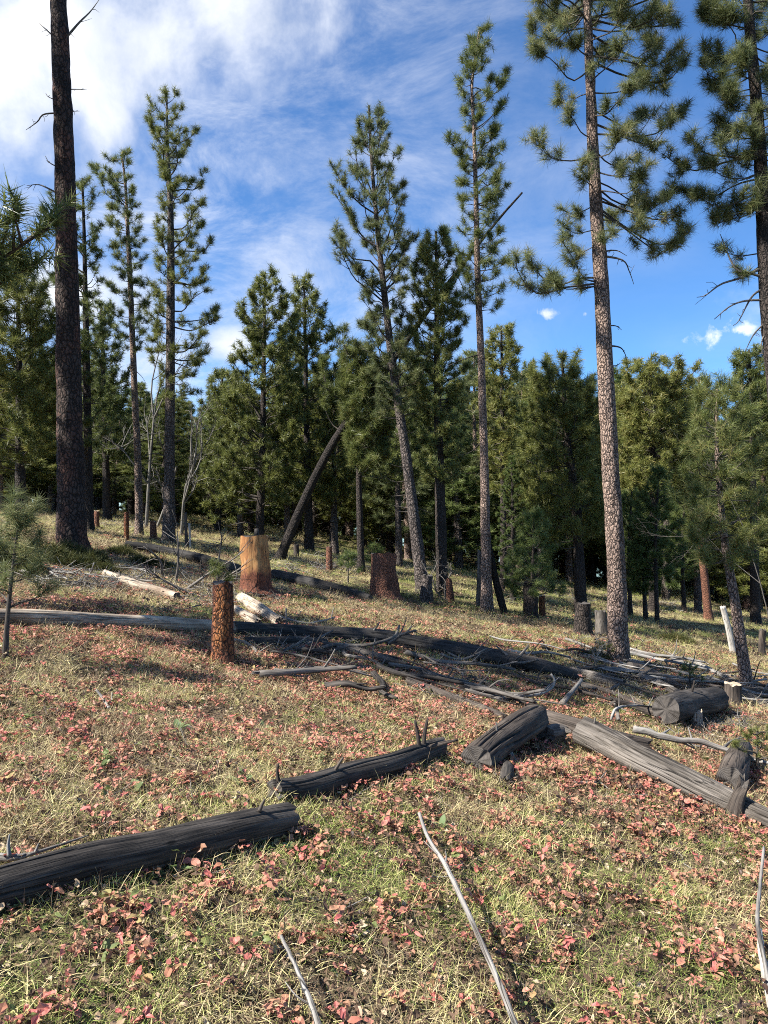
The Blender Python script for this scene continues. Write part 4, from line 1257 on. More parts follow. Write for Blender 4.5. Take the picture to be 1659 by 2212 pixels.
stick('grey forked branch at the left edge above the foreground log', [(-25, 1848, 0.05), (30, 1852, 0.06), (60, 1846, 0.06)], 22, STICK, twigs=[[(20, 1850, 0.08), (18, 1825, 0.12), (21, 1802, 0.16)], [(55, 1848, 0.06), (120, 1828, 0.06), (190, 1805, 0.05)], [(76, 1842, 0.06), (84, 1822, 0.1)]], seed=68)
stick('long silver branch with side twigs right of the big grey log', [(1368, 1572, 0.16), (1440, 1590, 0.16), (1520, 1606, 0.16), (1590, 1628, 0.14), (1690, 1658, 0.12)], 16, STICK,
      twigs=[[(1462, 1594, 0.16), (1490, 1606, 0.1), (1502, 1618, 0.06)], [(1560, 1618, 0.15), (1580, 1600, 0.2), (1608, 1592, 0.24)], [(1600, 1630, 0.14), (1612, 1652, 0.1), (1618, 1672, 0.04)], [(1430, 1586, 0.16), (1448, 1574, 0.2)]], seed=69, auto=3)
stick('upright pale stick jutting from the pile above the silver log', [(1215, 1518, 0.06), (1236, 1494, 0.12), (1256, 1468, 0.2)], 13, STICK, seed=70)
stick('curled white branch above the propped log', [(1110, 1505, 0.06), (1160, 1500, 0.08), (1190, 1488, 0.12), (1198, 1470, 0.2), (1190, 1456, 0.26)], 9, STICK, twigs=[[(1165, 1498, 0.09), (1180, 1486, 0.13), (1188, 1478, 0.16)]], seed=71, auto=2)
stick('thick smooth grey branch lying left of the curled white branch', [(1070, 1512, 0.06), (1120, 1505, 0.07), (1160, 1498, 0.08)], 14, DEADTWIG, seed=72)
stick('dead branch bridging the pale poles below the big trunk', [(1215, 1470, 0.04), (1270, 1484, 0.07), (1310, 1490, 0.06), (1338, 1478, 0.12)], 10, DEADTWIG, seed=73, auto=3)
stick('wiry dead branch arching left of the short thick dark log', [(1320, 1555, 0.04), (1332, 1530, 0.14), (1380, 1524, 0.14), (1440, 1532, 0.06)], 6, STICK, seed=74, auto=5)
stick('short upright grey twig left of the short thick dark log', [(1336, 1556, 0.03), (1332, 1536, 0.1), (1328, 1520, 0.18)], 9, DEADTWIG, seed=75, auto=1)
stick('curved pale branch on the slope right of the honey stump', [(590, 1328, 0.05), (650, 1345, 0.05), (690, 1343, 0.06), (722, 1334, 0.1)], 7, STICK, twigs=[[(716, 1336, 0.1), (718, 1322, 0.15), (722, 1312, 0.2)]], seed=76)
stick('thin dark upright twig right of the pale root log', [(618, 1348, 0.02), (618, 1330, 0.12), (618, 1312, 0.22)], 6, DEADTWIG, seed=77)
TANGLE = [[(650, 1400, 0.05), (690, 1378, 0.12), (720, 1362, 0.2)], [(600, 1412, 0.04), (640, 1392, 0.12), (668, 1374, 0.2)], [(690, 1402, 0.05), (730, 1392, 0.12), (790, 1396, 0.1)], [(740, 1395, 0.08), (800, 1392, 0.16), (850, 1376, 0.26), (862, 1352, 0.36)],
          [(560, 1420, 0.02), (540, 1395, 0.06), (470, 1370, 0.06)], [(700, 1410, 0.03), (712, 1425, 0.05), (715, 1440, 0.03)], [(840, 1390, 0.1), (870, 1370, 0.25), (900, 1362, 0.32)], [(760, 1440, 0.03), (830, 1442, 0.05), (890, 1446, 0.05)]]
WHICH = ['first', 'second', 'third', 'fourth', 'fifth', 'sixth', 'seventh', 'eighth']
for k, t in enumerate(TANGLE):
    stick('dead limb in the shaded tangle below the shade-black log, %s from left' % WHICH[sorted(range(8), key=lambda i: TANGLE[i][0][0]).index(k)], t, 9, DEADTWIG, seed=80 + k, auto=3)
# loose poles of the two slash heaps
g = np.random.default_rng(616)
HEAPS = [(('thin dark pole strewn in the shaded slash below the shade-black log', 'dark slash poles', 'fallen_pole'), 24, (640, 1120), (1385, 1530), DEADTWIG, LOG_CHAR, lambda u: (u - 640) * 0.14),
         (('weathered grey pole strewn in the slash below the big plated trunk', 'grey slash poles', 'fallen_pole'), 34, (1130, 1640), (1400, 1530), STICK, LOG_BROWN, lambda u: (u - 1130) * 0.06),
         (('bleached stick strewn in the brush below the massive trunk', 'bleached brush sticks', 'stick'), 22, (60, 420), (1222, 1300), STICK, DEADTWIG, lambda u: 0)]
for (lab, grp, nm), n, (ua, ub), (va, vb), m1, m2, off in HEAPS:
    for k in range(n):
        u = g.uniform(ua, ub)
        v = min(vb, va + off(u) + g.uniform(0, 1) * (vb - va) * 0.75)
        c = G(u, v)
        az = g.normal(-0.25 if m1 is not STICK or ua < 1000 else -0.55, 0.55)
        L = g.uniform(0.5, 1.25 if m1 is DEADTWIG else 1.9) if nm == 'fallen_pole' else g.uniform(0.4, 1.2)
        e = np.array([math.cos(az), math.sin(az)]) * L * 0.5
        q = []
        for t in (-1, -0.4, 0.3, 1):
            x, y = c[0] + e[0] * t + g.normal() * 0.03, c[1] + e[1] * t + g.normal() * 0.03
            q.append((x, y, float(terrain(x, y)) + 0.05 + 0.06 * g.uniform() + max(0, t) * g.uniform(0, 0.14)))
        b = np.array(q[0])
        r0 = g.uniform(0.010, 0.034) if nm == 'fallen_pole' else g.uniform(0.006, 0.018)
        root = tag(empty(nm, b), lab, 'pole' if nm == 'fallen_pole' else 'stick', grp)
        Q = resample(q, 16)
        mb = MB()
        tube(mb, Q - b, np.linspace(r0, r0 * 0.5, 16), 8, amp=0.16, fr=(20, 5), seed=k, jag=0.02)
        mat = m1 if g.uniform() < 0.65 else m2
        mb.obj('stem', mat, root)
        for j in range(int(g.integers(1, 4))):
            i = int(g.integers(2, 13))
            e2 = Q[i] + norm(norm(Q[i + 1] - Q[i]) + g.normal(size=3) * 0.7 + np.array([0, 0, 0.4])) * g.uniform(0.08, 0.35)
            mb = MB()
            tube(mb, resample([Q[i], (Q[i] + e2) / 2 + g.normal(size=3) * 0.02, e2], 5) - b, np.linspace(r0 * 0.4, r0 * 0.14, 5), 5, seed=j)
            mb.obj('twig', mat, root)
# the brush of dead limbs left of the honey-coloured stump
BR = [[(520, 1245, 0.1), (470, 1265, 0.3), (420, 1250, 0.5), (360, 1215, 0.75)], [(500, 1270, 0.05), (440, 1275, 0.25), (380, 1255, 0.5), (330, 1230, 0.7)], [(400, 1275, 0.05), (450, 1240, 0.5), (500, 1210, 0.8), (525, 1190, 1.0)],
      [(470, 1260, 0.1), (472, 1215, 0.6), (480, 1150, 1.1)], [(380, 1260, 0.05), (385, 1215, 0.5), (383, 1150, 1.0)], [(430, 1290, 0.03), (370, 1262, 0.3), (310, 1228, 0.5)], [(455, 1275, 0.1), (500, 1240, 0.4), (520, 1228, 0.5)], [(350, 1250, 0.1), (345, 1210, 0.4), (310, 1180, 0.6)]]
for k, t in enumerate(BR):
    P = np.array([W(u, v, G(t[0][0], t[0][1])[1] - 0.1 * i) for i, (u, v, h) in enumerate(t)])
    b = P[0].copy()
    root = tag(empty('dead_branch', b), 'grey dead limb in the brush heap left of the honey stump', 'branch', 'dead limbs of the brush heap')
    mb = MB()
    Q = resample(P, 20)
    tube(mb, Q - b, np.linspace(0.026, 0.007, 20), 7, amp=0.12, seed=k)
    mb.obj('stem', DEADTWIG, root)
    rg = np.random.default_rng(k)
    for j in range(9):
        i = rg.integers(3, 18)
        e = Q[i] + norm(norm(Q[i + 1] - Q[i]) + rg.normal(size=3) * 0.7) * rg.uniform(0.12, 0.45)
        mb = MB()
        tube(mb, resample([Q[i], (Q[i] + e) / 2 + rg.normal(size=3) * 0.02, e], 5) - b, np.linspace(0.008, 0.003, 5), 4, seed=j)
        mb.obj('twig', DEADTWIG, root)


# ------------------------------------------------------------------ bare shrubs and aspens
def bare_tree(label, u, vb, vt, d=None, spread=0.5, mat=ASPEN, seed=1, name='bare_aspen', cat='tree', r0=0.04, depth=4, lean=0.0, stems=1):
    b = G(u, vb) if d is None else np.array([(u - 829.5) / KD * d, d, float(terrain((u - 829.5) / KD * d, d))])
    H = (vb - vt) / KD * b[1]
    rg = np.random.default_rng(seed)
    mb = None

    def grow(p, dr, L, r, k):
        e = p + dr * L
        m = (p + e) / 2 + rg.normal(size=3) * 0.05 * L
        q = resample([p, m, e], 6)
        tube(mb, q, np.linspace(r, r * 0.55, 6), max(3, 7 - (depth - k)), amp=0.05, seed=k, cap=False)
        if k == 0:
            return
        for c in range(rg.integers(3, 6)):
            i = rg.integers(2, 6)
            nd = norm(dr + rg.normal(size=3) * spread + np.array([0, 0, 0.25]))
            grow(q[i], nd, L * rg.uniform(0.35, 0.65), r * 0.5, k - 1)

    root = tag(empty(name, b), label, cat)
    for s in range(stems):
        mb = MB()
        grow(np.zeros(3) - (0, 0, 0.05), norm(np.array([lean + rg.normal() * 0.12 * stems, rg.normal() * 0.1, 1.0])), H * 0.6, r0, depth)
        mb.obj('stem', mat, root)
    return root


bare_tree('leafless pale aspen between the slender and one-sided pines', 316, 1145, 740, d=24, seed=1, r0=0.06)
bare_tree('leafless pale aspen just right of the one-sided pine', 392, 1150, 840, d=23, seed=2, r0=0.06, lean=0.2)
bare_tree('crooked leafless aspen left of the one-sided pine trunk', 338, 1150, 900, d=25, seed=3, r0=0.055, lean=0.15)
bare_tree('leafless grey shrub at the right edge beside crooked young pine', 1668, 1440, 900, d=13.5, seed=4, r0=0.014, spread=0.5, mat=DEADTWIG, name='bare_shrub', cat='shrub', lean=-0.05, stems=2)
bare_tree('small leafless shrub in the slash right of the big trunk', 1290, 1440, 1360, seed=5, r0=0.008, spread=0.8, mat=STICK, name='bare_shrub', cat='shrub', stems=3, depth=3)
bare_tree('grey dead snag tangle before the thick-crowned pine', 962, 1240, 1130, d=16.5, seed=6, r0=0.02, spread=0.9, mat=DEADTWIG, name='dead_snag', cat='snag', stems=2, depth=3)


# ------------------------------------------------------------------ seedlings and shrubs
def seedling(label, u, vb, vt, spread, needles=NEEDLE_YOUNG, needle=0.14, n=60, width=0.0035, seed=1, nb=9, name='pine_seedling', lean=0, d=None, sub=6):
    b = G(u, vb) if d is None else np.array([(u - 829.5) / KD * d, d, float(terrain((u - 829.5) / KD * d, d))])
    H = (vb - vt) / KD * b[1]
    root = tag(empty(name, b), label, 'seedling')
    P = resample([(0, 0, -0.05), (lean * 0.3, 0, H * 0.4), (lean, 0, H)], 16)
    trunk_part(root, P, np.linspace(0.012 + 0.01 * H, 0.006, 16), TWIG, 8, 0.05, seed, 0.1, 'stem')
    cr = Crown(seed, needle=needle, subs=sub, per_sub=1.0, sag=0.02, upturn=0.3)
    g = np.random.default_rng(seed)
    for k in range(nb):
        f = 0.3 + 0.68 * (k + g.uniform()) / nb
        c = np.array([np.interp(f * H, P[:, 2], P[:, 0]), 0, f * H])
        L = spread / KD * b[1] * (1.15 - f) * g.uniform(0.7, 1.2)
        ph = k * 2.4
        cr.limb(c, c + np.array([L * math.cos(ph), L * math.sin(ph), L * 0.5]))
    for k in range(4):
        cr.tuft(P[-1] - (0, 0, 0.05 * k), np.array([0, 0, 1.0]) + g.normal(size=3) * 0.2)
    cr.build(root, needles, n, width)


seedling('long-needled pine sapling at the left edge above the pale log', 10, 1420, 1095, 90, NEEDLE_BLUE, 0.15, 64, 0.0036, 1, 13, lean=0.12, sub=4)
seedling('dark green pine tuft rising just behind the rust-orange stump', 470, 1290, 1212, 30, NEEDLE, 0.13, 50, 0.004, 2, 5)
seedling('bright green pine seedling in the clearing left of dark red stump', 752, 1262, 1195, 34, NEEDLE_YOUNG, 0.13, 44, 0.006, 3, 7)
seedling('yellowish pine seedling in the slash below the big plated trunk', 1490, 1500, 1432, 40, NEEDLE_YOUNG, 0.06, 30, 0.003, 4, 8, name='spruce_seedling')
seedling('small spruce seedling at the right edge beside the log butt', 1636, 1680, 1570, 70, NEEDLE_YELLOW, 0.05, 34, 0.003, 5, 16, name='spruce_seedling', sub=12)
seedling('tiny spruce seedling left of the big plated trunk', 1300, 1430, 1390, 34, NEEDLE_YELLOW, 0.06, 26, 0.004, 6, 8, name='spruce_seedling')
seedling('pale green pine sapling low in the forest behind dark red stump', 805, 1215, 1150, 40, NEEDLE_YOUNG, 0.15, 30, 0.008, 7, 8, d=20)


def juniper(label, u, v, ru, rv, h, seed, mat=JUNIPER):
    c = G(u, v)
    g = np.random.default_rng(seed)
    n = int(260 * (ru / 60.0) * (rv / 25.0)) + 120
    a = g.uniform(0, 6.283, n)
    r = np.sqrt(g.uniform(0, 1, n))
    X = c[0] + np.cos(a) * r * ru / KD * c[1]
    Y = c[1] + np.sin(a) * r * ru / KD * c[1] * (0.55 + rv / 60)
    lump = 0.6 + 0.5 * vnoise(np.stack([X * 3, Y * 3, 0 * X + seed], -1), seed)
    top = terrain(X, Y) + h * np.maximum(0.15, lump) * np.sqrt(np.maximum(0.05, 1 - r ** 2))
    Z = top * g.uniform(0.35, 1.0, n) + terrain(X, Y) * 0
    Z = terrain(X, Y) + (top - terrain(X, Y)) * g.uniform(0.25, 1.0, n)
    root = tag(empty('juniper_shrub', c), label, 'shrub')
    mb = MB()
    ax = np.stack([np.cos(a) * 0.6, np.sin(a) * 0.6, 0 * a + 0.5], -1) + g.normal(size=(n, 3)) * 0.35
    add_tufts(mb, np.stack([X, Y, Z], -1), ax, g.uniform(0.09, 0.17, n), 34, 0.010, g, 0.7)
    mb.obj('foliage', mat, root, smooth=False, origin=c)
    mb = MB()
    for k in range(14):
        i = g.integers(0, n)
        e = np.array([X[i], Y[i], Z[i]])
        tube(mb, resample([c - (0, 0, 0.03), (c + e) / 2 + (0, 0, 0.05), e], 6) - c, np.linspace(0.012, 0.004, 6), 4, cap=False)
    mb.obj('branches', TWIG, root)


juniper('dark juniper mat spreading around the foot of the massive trunk', 140, 1222, 95, 28, 0.45, 1)
juniper('yellow-tipped juniper mat below the massive trunk', 205, 1236, 50, 18, 0.30, 2)
juniper('juniper mat at the left edge behind the sapling', 20, 1235, 70, 26, 0.5, 3)
juniper('low juniper mat below the pale bleached log', 330, 1225, 52, 14, 0.22, 4)
juniper('small juniper patch right of the massive trunk', 265, 1200, 40, 14, 0.25, 5)
juniper('low juniper patch in dry grass right of the young pine cluster', 1462, 1385, 38, 14, 0.16, 6)
juniper('yellowish low shrub by the wide-footed dark stump', 1280, 1425, 34, 12, 0.16, 7)


def rosette(label, u, v, size, seed):
    c = G(u, v)
    g = np.random.default_rng(seed)
    root = tag(empty('broadleaf_plant', c), label, 'plant')
    for k in range(int(g.integers(5, 9))):
        ph = k * 2.4 + g.uniform(-0.3, 0.3)
        L = size * g.uniform(0.7, 1.1)
        w = L * g.uniform(0.13, 0.19)
        el = g.uniform(0.5, 1.2)
        t = np.linspace(0, 1, 7)
        hd = np.array([math.cos(ph), math.sin(ph)])
        mid = np.stack([hd[0] * L * t * math.cos(el), hd[1] * L * t * math.cos(el), L * (t * math.sin(el) - 0.35 * t * t * math.cos(el))], -1)
        ww = w * np.sin(np.pi * (t * 0.93 + 0.05)) ** 0.8
        sd = np.array([-hd[1], hd[0], 0])
        fold = np.array([0, 0, 0.35])
        A, Bv = mid + (sd + fold) * ww[:, None], mid + (-sd + fold) * ww[:, None]
        V = np.vstack([A, mid, Bv])
        i = np.arange(6)
        q = np.vstack([np.stack([i, i + 1, i + 8, i + 7], -1), np.stack([i + 7, i + 8, i + 15, i + 14], -1)])
        mb = MB()
        mb.add(V, q=q, rnd=g.uniform(0, 1))
        mb.obj('leaf', BROADLEAF, root)


for k, (u, v, s, lab) in enumerate([(385, 1580, 0.12, 'green rosette on the left slope, farthest up the slope'), (220, 1665, 0.11, 'green rosette farthest left on the slope'), (295, 1716, 0.13, 'pale green rosette above the middle of the charred foreground log'),
                                    (520, 1698, 0.13, 'upright green rosette just left of the stubbed dark log'), (685, 1645, 0.12, 'pale green rosette behind the stubbed dark log'), (485, 1612, 0.11, 'dark green rosette in the middle of the red-leaved slope'),
                                    (635, 1845, 0.10, 'green plant at the cut end of the charred foreground log'), (372, 1885, 0.11, 'dull green plant against the front of the charred foreground log'), (952, 1795, 0.11, 'green plant left of the long silver stick'),
                                    (570, 1580, 0.10, 'small green plant right of the slope rosettes')]):
    rosette(lab, u, v, s * 0.8, 400 + k)


# ------------------------------------------------------------------ ground cover
LIB = bpy.data.collections.new('ground_cover_pieces')


def blades(n, rad, hmin, hmax, width, lean, rng, curl=0.6):
    a, r = rng.uniform(0, 6.283, n), rad * np.sqrt(rng.uniform(0, 1, n))
    b = np.stack([np.cos(a) * r, np.sin(a) * r, 0 * a], -1)
    h = rng.uniform(hmin, hmax, n)
    ph = rng.uniform(0, 6.283, n)
    hd = np.stack([np.cos(ph), np.sin(ph), 0 * ph], -1)
    el = math.pi / 2 - np.abs(rng.normal(0, lean, n))
    el = np.clip(el, 0.03, 1.55)
    sd = np.stack([-np.sin(ph + rng.normal(0, 0.6, n)), np.cos(ph + rng.normal(0, 0.6, n)), rng.normal(0, 0.3, n)], -1)
    V = []
    cu = rng.uniform(0.2, 1.0, n) * curl
    for k, t in enumerate((0, 0.4, 0.75, 1.0)):
        e = el - cu * t
        p = b + h[:, None] * t * (hd * np.cos(e)[:, None] + np.array([0, 0, 1.0]) * np.sin(e)[:, None])
        p[:, 2] = np.maximum(p[:, 2], 0.004 + 0.012 * rng.uniform(0, 1, n))
        w = width * (1 - 0.8 * t) * 0.5
        if k < 3:
            V += [p - sd * w, p + sd * w]
        else:
            V += [p]
    V = np.stack(V, 1)
    o = np.arange(n)[:, None] * 7
    T = np.concatenate([o + np.array([[0, 1, 3]]), o + np.array([[0, 3, 2]]), o + np.array([[2, 3, 5]]), o + np.array([[2, 5, 4]]), o + np.array([[4, 5, 6]])])
    return V.reshape(-1, 3), T, 7


def lib_obj(name, mb, mat, coll):
    o = bpy.data.objects.new(name, mb.mesh(name, mat, False))
    coll.objects.link(o)
    return o


def leaf_shape(L, w, p, hd, up, side, rnd, mb, rng):
    """a leaf folded along its midrib with a rounded, slightly toothed rim"""
    t = np.array([0.0, 0.22, 0.5, 0.78, 1.0])
    ww = w * np.array([0.0, 0.8, 1.0, 0.72, 0.0])
    droop = rng.uniform(-0.1, 0.35)
    mid = p + np.outer(t * L, hd) - np.outer(droop * L * t * t, up)
    mid = mid + np.outer(rng.normal(0, 0.05, 5) * L * (t > 0), up)
    A = mid[1:4] + side * (ww[1:4] * rng.uniform(0.6, 1.25, 3))[:, None] + up * (ww[1:4] * rng.uniform(-0.25, 0.9, 3))[:, None] + np.outer(rng.normal(0, 0.07, 3) * L, hd)
    Bv = mid[1:4] - side * (ww[1:4] * rng.uniform(0.6, 1.25, 3))[:, None] + up * (ww[1:4] * rng.uniform(-0.25, 0.9, 3))[:, None] + np.outer(rng.normal(0, 0.07, 3) * L, hd)
    V = np.vstack([mid, A, Bv])
    T = [(0, 1, 5), (1, 2, 5), (2, 6, 5), (2, 3, 6), (3, 7, 6), (3, 4, 7), (0, 8, 1), (1, 8, 2), (2, 8, 9), (2, 9, 3), (3, 9, 10), (3, 10, 4)]
    mb.add(V, t=np.array(T), rnd=rnd)


def scatter(name, label, coll, pts, scl, tint, idx, rng, tilt=0.15, sink=0.0):
    """one mesh of points; a geometry-nodes tree sets a piece of ground cover on every point"""
    n = len(pts)
    me = bpy.data.meshes.new(name)
    me.vertices.add(n)
    me.vertices.foreach_set('co', (pts - np.array([0, 0, sink])).astype(np.float32).ravel())
    fz, tx, ty_ = rng.uniform(0, 6.283, n), rng.normal(0, tilt, n), 0.174 + rng.normal(0, tilt, n)
    c, q = np.cos, np.sin
    Z0 = 0 * fz
    M1 = np.stack([np.stack([c(fz), -q(fz), Z0], -1), np.stack([q(fz), c(fz), Z0], -1), np.stack([Z0, Z0, Z0 + 1], -1)], -2)
    M2 = np.stack([np.stack([c(ty_), Z0, q(ty_)], -1), np.stack([Z0, Z0 + 1, Z0], -1), np.stack([-q(ty_), Z0, c(ty_)], -1)], -2)
    M3 = np.stack([np.stack([Z0 + 1, Z0, Z0], -1), np.stack([Z0, c(tx), -q(tx)], -1), np.stack([Z0, q(tx), c(tx)], -1)], -2)
    M = M3 @ M2 @ M1
    rot = np.stack([np.arctan2(M[:, 2, 1], M[:, 2, 2]), -np.arcsin(np.clip(M[:, 2, 0], -1, 1)), np.arctan2(M[:, 1, 0], M[:, 0, 0])], -1)
    for nm, ty, arr in (('rot', 'FLOAT_VECTOR', rot), ('scl', 'FLOAT', scl), ('tint', 'FLOAT', tint)):
        a = me.attributes.new(nm, ty, 'POINT')
        a.data.foreach_set('vector' if ty == 'FLOAT_VECTOR' else 'value', np.asarray(arr, np.float32).ravel())
    a = me.attributes.new('idx', 'INT', 'POINT')
    a.data.foreach_set('value', np.asarray(idx, np.int32))
    o = link(bpy.data.objects.new(name, me))
    ng = bpy.data.node_groups.new(name + '_nodes', 'GeometryNodeTree')
    ng.interface.new_socket('Geometry', in_out='INPUT', socket_type='NodeSocketGeometry')
    ng.interface.new_socket('Geometry', in_out='OUTPUT', socket_type='NodeSocketGeometry')
    N, L = ng.nodes, ng.links
    gi, go = N.new('NodeGroupInput'), N.new('NodeGroupOutput')
    iop = N.new('GeometryNodeInstanceOnPoints')
    ci = N.new('GeometryNodeCollectionInfo')
    ci.inputs['Collection'].default_value = coll
    ci.inputs['Separate Children'].default_value = True
    ci.inputs['Reset Children'].default_value = True

    def na(nm, ty):
        x = N.new('GeometryNodeInputNamedAttribute')
        x.data_type = ty
        x.inputs['Name'].default_value = nm
        return x.outputs['Attribute']
    L.new(gi.outputs[0], iop.inputs['Points'])
    L.new(ci.outputs[0], iop.inputs['Instance'])
    iop.inputs['Pick Instance'].default_value = True
    L.new(na('idx', 'INT'), iop.inputs['Instance Index'])
    e2r = N.new('FunctionNodeEulerToRotation')
    L.new(na('rot', 'FLOAT_VECTOR'), e2r.inputs[0])
    L.new(e2r.outputs[0], iop.inputs['Rotation'])
    L.new(na('scl', 'FLOAT'), iop.inputs['Scale'])
    L.new(iop.outputs[0], go.inputs[0])
    md = o.modifiers.new('scatter', 'NODES')
    md.node_group = ng
    return tag(o, label, kind='stuff')


def spread(d0, d1, per_m2, rng, half=0.64, pad=0.7):
    area = half * (d1 ** 2 - d0 ** 2) + 2 * pad * (d1 - d0)
    n = int(area * per_m2)
    y = np.sqrt(rng.uniform(d0 ** 2, d1 ** 2, n))
    x = rng.uniform(-1, 1, n) * (half * y + pad)
    return x, y


def patch(x, y, s, seed):
    return 0.5 + 0.5 * fbm(np.stack([x * s, y * s, 0 * x + seed], -1), seed, 3) / 1.2


def greenness(x, y):
    g = patch(x, y, 0.9, 21) * 0.8
    g = g + 0.10 * (x > -1) * (y < 5.5) + 0.16 * np.clip((y - 11) / 6, 0, 1) * (x > -3)
    return np.clip(g + 0.16, 0, 1)


def redness(x, y):
    r = patch(x, y, 0.75, 33)
    r = r + 0.20 * np.exp(-((y - 6.3) / 1.9) ** 2) + 0.12 * np.exp(-((y - 4.6) / 1.0) ** 2) * (x > 0) + 0.10 * np.exp(-((y - 9.5) / 2.5) ** 2) * (x > -2.5)
    return r - 0.30 * np.clip((y - 11.5) / 3, 0, 1) - 0.15 * np.clip((-x - 2.8) / 1.5, 0, 1) * (y > 7)


rg = np.random.default_rng(5)
cg = bpy.data.collections.new('grass_pieces')
for k in range(10):
    mb = MB()
    dry = k < 5
    if dry:
        V, T, m = blades(150, 0.15, 0.03, 0.11, 0.0028, 1.15, rg, 0.7)
        r = np.repeat(np.clip(rg.uniform(-0.05, 0.5, 150), 0, 1), m)
    else:
        V, T, m = blades(130, 0.14, 0.022, 0.075, 0.0026, 0.85, rg, 0.8)
        r = np.repeat(rg.uniform(0.15, 0.95, 130), m)
    mb.add(V, t=T, rnd=r)
    lib_obj('grass_%02d' % k, mb, GRASSM, cg)
X, Y, S = [], [], []
for d0, d1, dn, sc in ((1.5, 5.0, 115, 1.0), (5.0, 8.5, 80, 1.05), (8.5, 15, 40, 1.3), (15, 28, 13, 1.8), (28, 50, 4, 2.6)):
    x, y = spread(d0, d1, dn, rg)
    X.append(x)
    Y.append(y)
    S.append(sc * rg.uniform(0.6, 1.25, len(x)))
X, Y, S = np.concatenate(X), np.concatenate(Y), np.concatenate(S)
gr = greenness(X, Y)
keep = rg.uniform(0, 1, len(X)) < 0.45 + 0.7 * patch(X, Y, 1.7, 44)
X, Y, S, gr = X[keep], Y[keep], S[keep], gr[keep]
pick = np.where(rg.uniform(0, 1, len(X)) < np.clip((gr - 0.12) * 1.2, 0.1, 0.85), rg.integers(5, 10, len(X)), rg.integers(0, 5, len(X)))
scatter('grass', 'short dry tan and yellow-green grass over the whole slope', cg, np.stack([X, Y, terrain(X, Y)], -1), S, gr, pick, rg, 0.12, 0.004)

cl = bpy.data.collections.new('leaf_pieces')
for k in range(10):
    mb = MB()
    nst = int(rg.integers(2, 5))
    for s in range(nst):
        h = rg.uniform(0.02, 0.065)
        ph = rg.uniform(0, 6.283)
        top = np.array([math.cos(ph) * 0.04, math.sin(ph) * 0.04, h])
        tube(mb, np.array([[0.0, 0, -0.01], top * 0.5 + (0, 0, 0.008), top]), [0.0014, 0.0012, 0.001], 3, cap=False)
        base = rg.uniform(0.12, 0.88)
        for j in range(int(rg.integers(3, 6))):
            p2 = j * 2.1 + rg.uniform(-0.3, 0.3)
            hd = norm(np.array([math.cos(p2), math.sin(p2), rg.uniform(-0.35, 0.55)]))
            sd = norm(np.cross(hd, np.array([0, 0, 1.0])) + rg.normal(size=3) * 0.35)
            upv = np.cross(sd, hd)
            L = rg.uniform(0.015, 0.038)
            leaf_shape(L, L * rg.uniform(0.24, 0.44), top * rg.uniform(0.75, 1.0) + hd * 0.004, hd, upv, sd, np.clip(base + rg.normal() * 0.12, 0, 1), mb, rg)
    lib_obj('leaf_%02d' % k, mb, REDLEAF, cl)
X, Y, S = [], [], []
for d0, d1, dn, sc in ((1.5, 5.2, 300, 1.1), (5.2, 9, 230, 1.0), (9, 15, 85, 1.15), (15, 22, 12, 1.5)):
    x, y = spread(d0, d1, dn, rg)
    X.append(x)
    Y.append(y)
    S.append(sc * rg.uniform(0.6, 1.2, len(x)))
X, Y, S = np.concatenate(X), np.concatenate(Y), np.concatenate(S)
rd = redness(X, Y)
keep = rg.uniform(0, 1, len(X)) < np.clip((rd - 0.30) * 1.7, 0.22, 0.85) * np.clip((21 - Y) / 8, 0.05, 1)
X, Y, S, rd = X[keep], Y[keep], S[keep], rd[keep]
scatter('red_ground_cover', 'low creeping plants with red, pink and orange leaves', cl, np.stack([X, Y, terrain(X, Y)], -1), S, np.clip(0.5 + 0.9 * (patch(X, Y, 0.55, 71) - 0.5) + rg.normal(0, 0.22, len(X)), 0, 1), rg.integers(0, 10, len(X)), rg, 0.2)

ct = bpy.data.collections.new('litter_pieces')
for k in range(6):
    mb = MB()
    for j in range(9):
        p = np.append(rg.uniform(-0.09, 0.09, 2), rg.uniform(0.006, 0.03))
        ph = rg.uniform(0, 6.283)
        hd = norm(np.array([math.cos(ph), math.sin(ph), rg.normal() * 0.3]))
        sd = norm(np.cross(hd, np.array([0, 0, 1.0])) + rg.normal(size=3) * 0.4)
        L = rg.uniform(0.012, 0.036)
        leaf_shape(L, L * rg.uniform(0.18, 0.36), p, hd, np.cross(sd, hd), sd, rg.uniform(0, 1), mb, rg)
    V, T, m = blades(16, 0.1, 0.06, 0.12, 0.0018, 2.0, rg, 0.2)
    mb.add(V, t=T, rnd=np.repeat(rg.uniform(0.2, 0.9, 16), m))
    lib_obj('litter_%02d' % k, mb, LITTERM, ct)
X, Y, S = [], [], []
for d0, d1, dn, sc in ((1.5, 5.5, 150, 1.0), (5.5, 9, 110, 1.1), (9, 16, 40, 1.5), (16, 30, 6, 2.2)):
    x, y = spread(d0, d1, dn, rg)
    X.append(x)
    Y.append(y)
    S.append(sc * rg.uniform(0.7, 1.2, len(x)))
X, Y, S = np.concatenate(X), np.concatenate(Y), np.concatenate(S)
scatter('leaf_litter', 'curled brown dead leaves and fallen needles', ct, np.stack([X, Y, terrain(X, Y)], -1), S, 0 * X + 0.5, rg.integers(0, 6, len(X)), rg, 0.15)

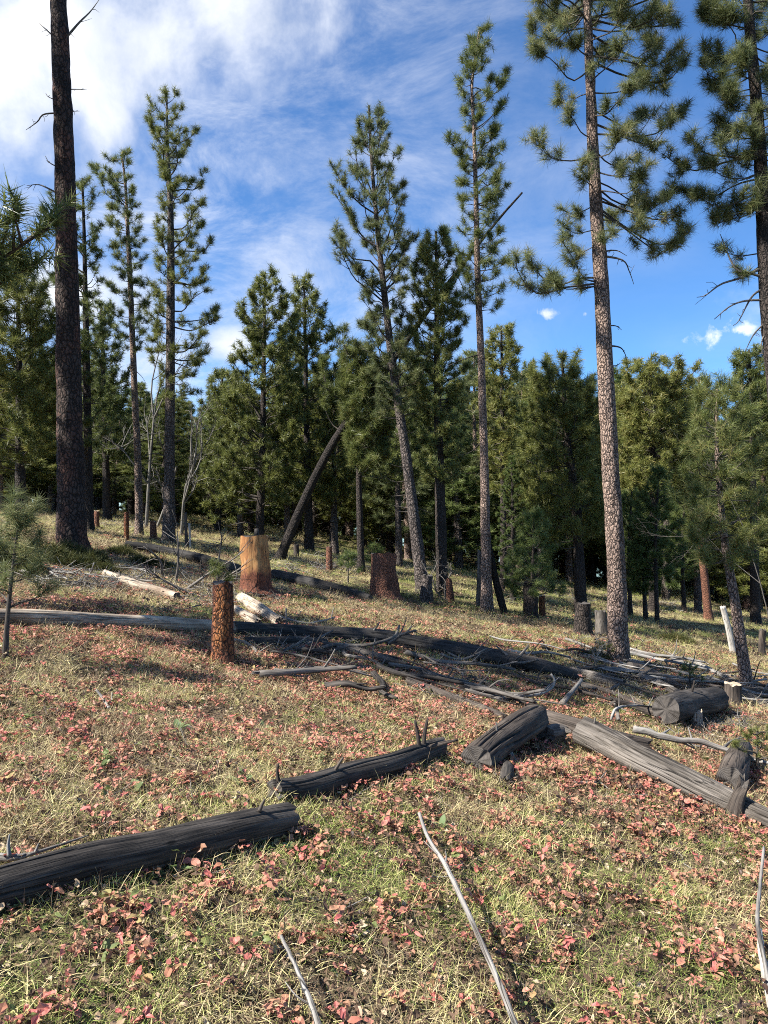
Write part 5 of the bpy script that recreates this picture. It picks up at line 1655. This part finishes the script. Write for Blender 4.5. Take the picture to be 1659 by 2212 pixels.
cw = bpy.data.collections.new('twig_pieces')
for k in range(8):
    mb = MB()
    L = rg.uniform(0.25, 0.8)
    Q = resample([(-L / 2, 0, 0.015), (0, rg.normal() * 0.05, 0.03), (L / 2, rg.normal() * 0.06, 0.02 + rg.uniform(0, 0.1))], 10)
    tube(mb, Q, np.linspace(0.008, 0.003, 10), 5, amp=0.15, seed=k)
    for j in range(4):
        i = rg.integers(2, 8)
        e = Q[i] + norm(np.array([0.7, rg.normal(), abs(rg.normal()) * 0.5])) * rg.uniform(0.05, 0.22)
        tube(mb, np.array([Q[i], (Q[i] + e) / 2 + rg.normal(size=3) * 0.01, e]), [0.004, 0.003, 0.0018], 4, seed=j)
    lib_obj('twig_%02d' % k, mb, STICK if k % 2 else DEADTWIG, cw)
X, Y, S = [], [], []
for (u, v, su, sv, n, sc) in ((230, 1260, 140, 20, 170, 0.9), (430, 1290, 90, 26, 110, 0.8), (1420, 1480, 150, 45, 300, 0.7), (1300, 1400, 90, 26, 120, 0.7), (1560, 1560, 90, 40, 110, 0.6), (1000, 1480, 130, 36, 120, 0.6), (640, 1400, 110, 18, 80, 0.7),
                              (700, 1225, 110, 16, 110, 1.2), (1450, 1310, 120, 14, 120, 1.2), (300, 1135, 120, 8, 90, 1.3), (1230, 1300, 90, 14, 80, 1.1), (560, 1290, 60, 14, 60, 0.8), (500, 1600, 420, 130, 80, 0.35), (900, 1950, 500, 140, 60, 0.28), (1300, 1750, 250, 80, 50, 0.3)):
    for k in range(n):
        p = G(u + rg.normal() * su * 0.6, v + rg.normal() * sv * 0.6)
        X.append(p[0])
        Y.append(p[1])
        S.append(sc * rg.uniform(0.5, 1.4))
X, Y, S = np.array(X), np.array(Y), np.array(S)
scatter('twig_litter', 'scattered grey and bleached twigs of old logging slash', cw, np.stack([X, Y, terrain(X, Y)], -1), S, 0 * X, rg.integers(0, 8, len(X)), rg, 0.12)

cf = bpy.data.collections.new('far_wood_pieces')
for k in (2, 5, 6):
    cr_ = [c for c in PROTO[k].children if c.name.startswith('crown')][0]
    o = bpy.data.objects.new('far_pine_%d' % k, cr_.data)
    cf.objects.link(o)
n = 190
Y = rg.uniform(56, 88, n)
X = rg.uniform(-0.72, 0.72, n) * Y
fw = scatter('far_wood', 'far-off dark pine wood closing the view between the trunks', cf, np.stack([X, Y, terrain(X, Y) - 0.4], -1), rg.uniform(0.65, 1.0, n), 0 * X, rg.integers(0, 3, n), rg, 0.03)
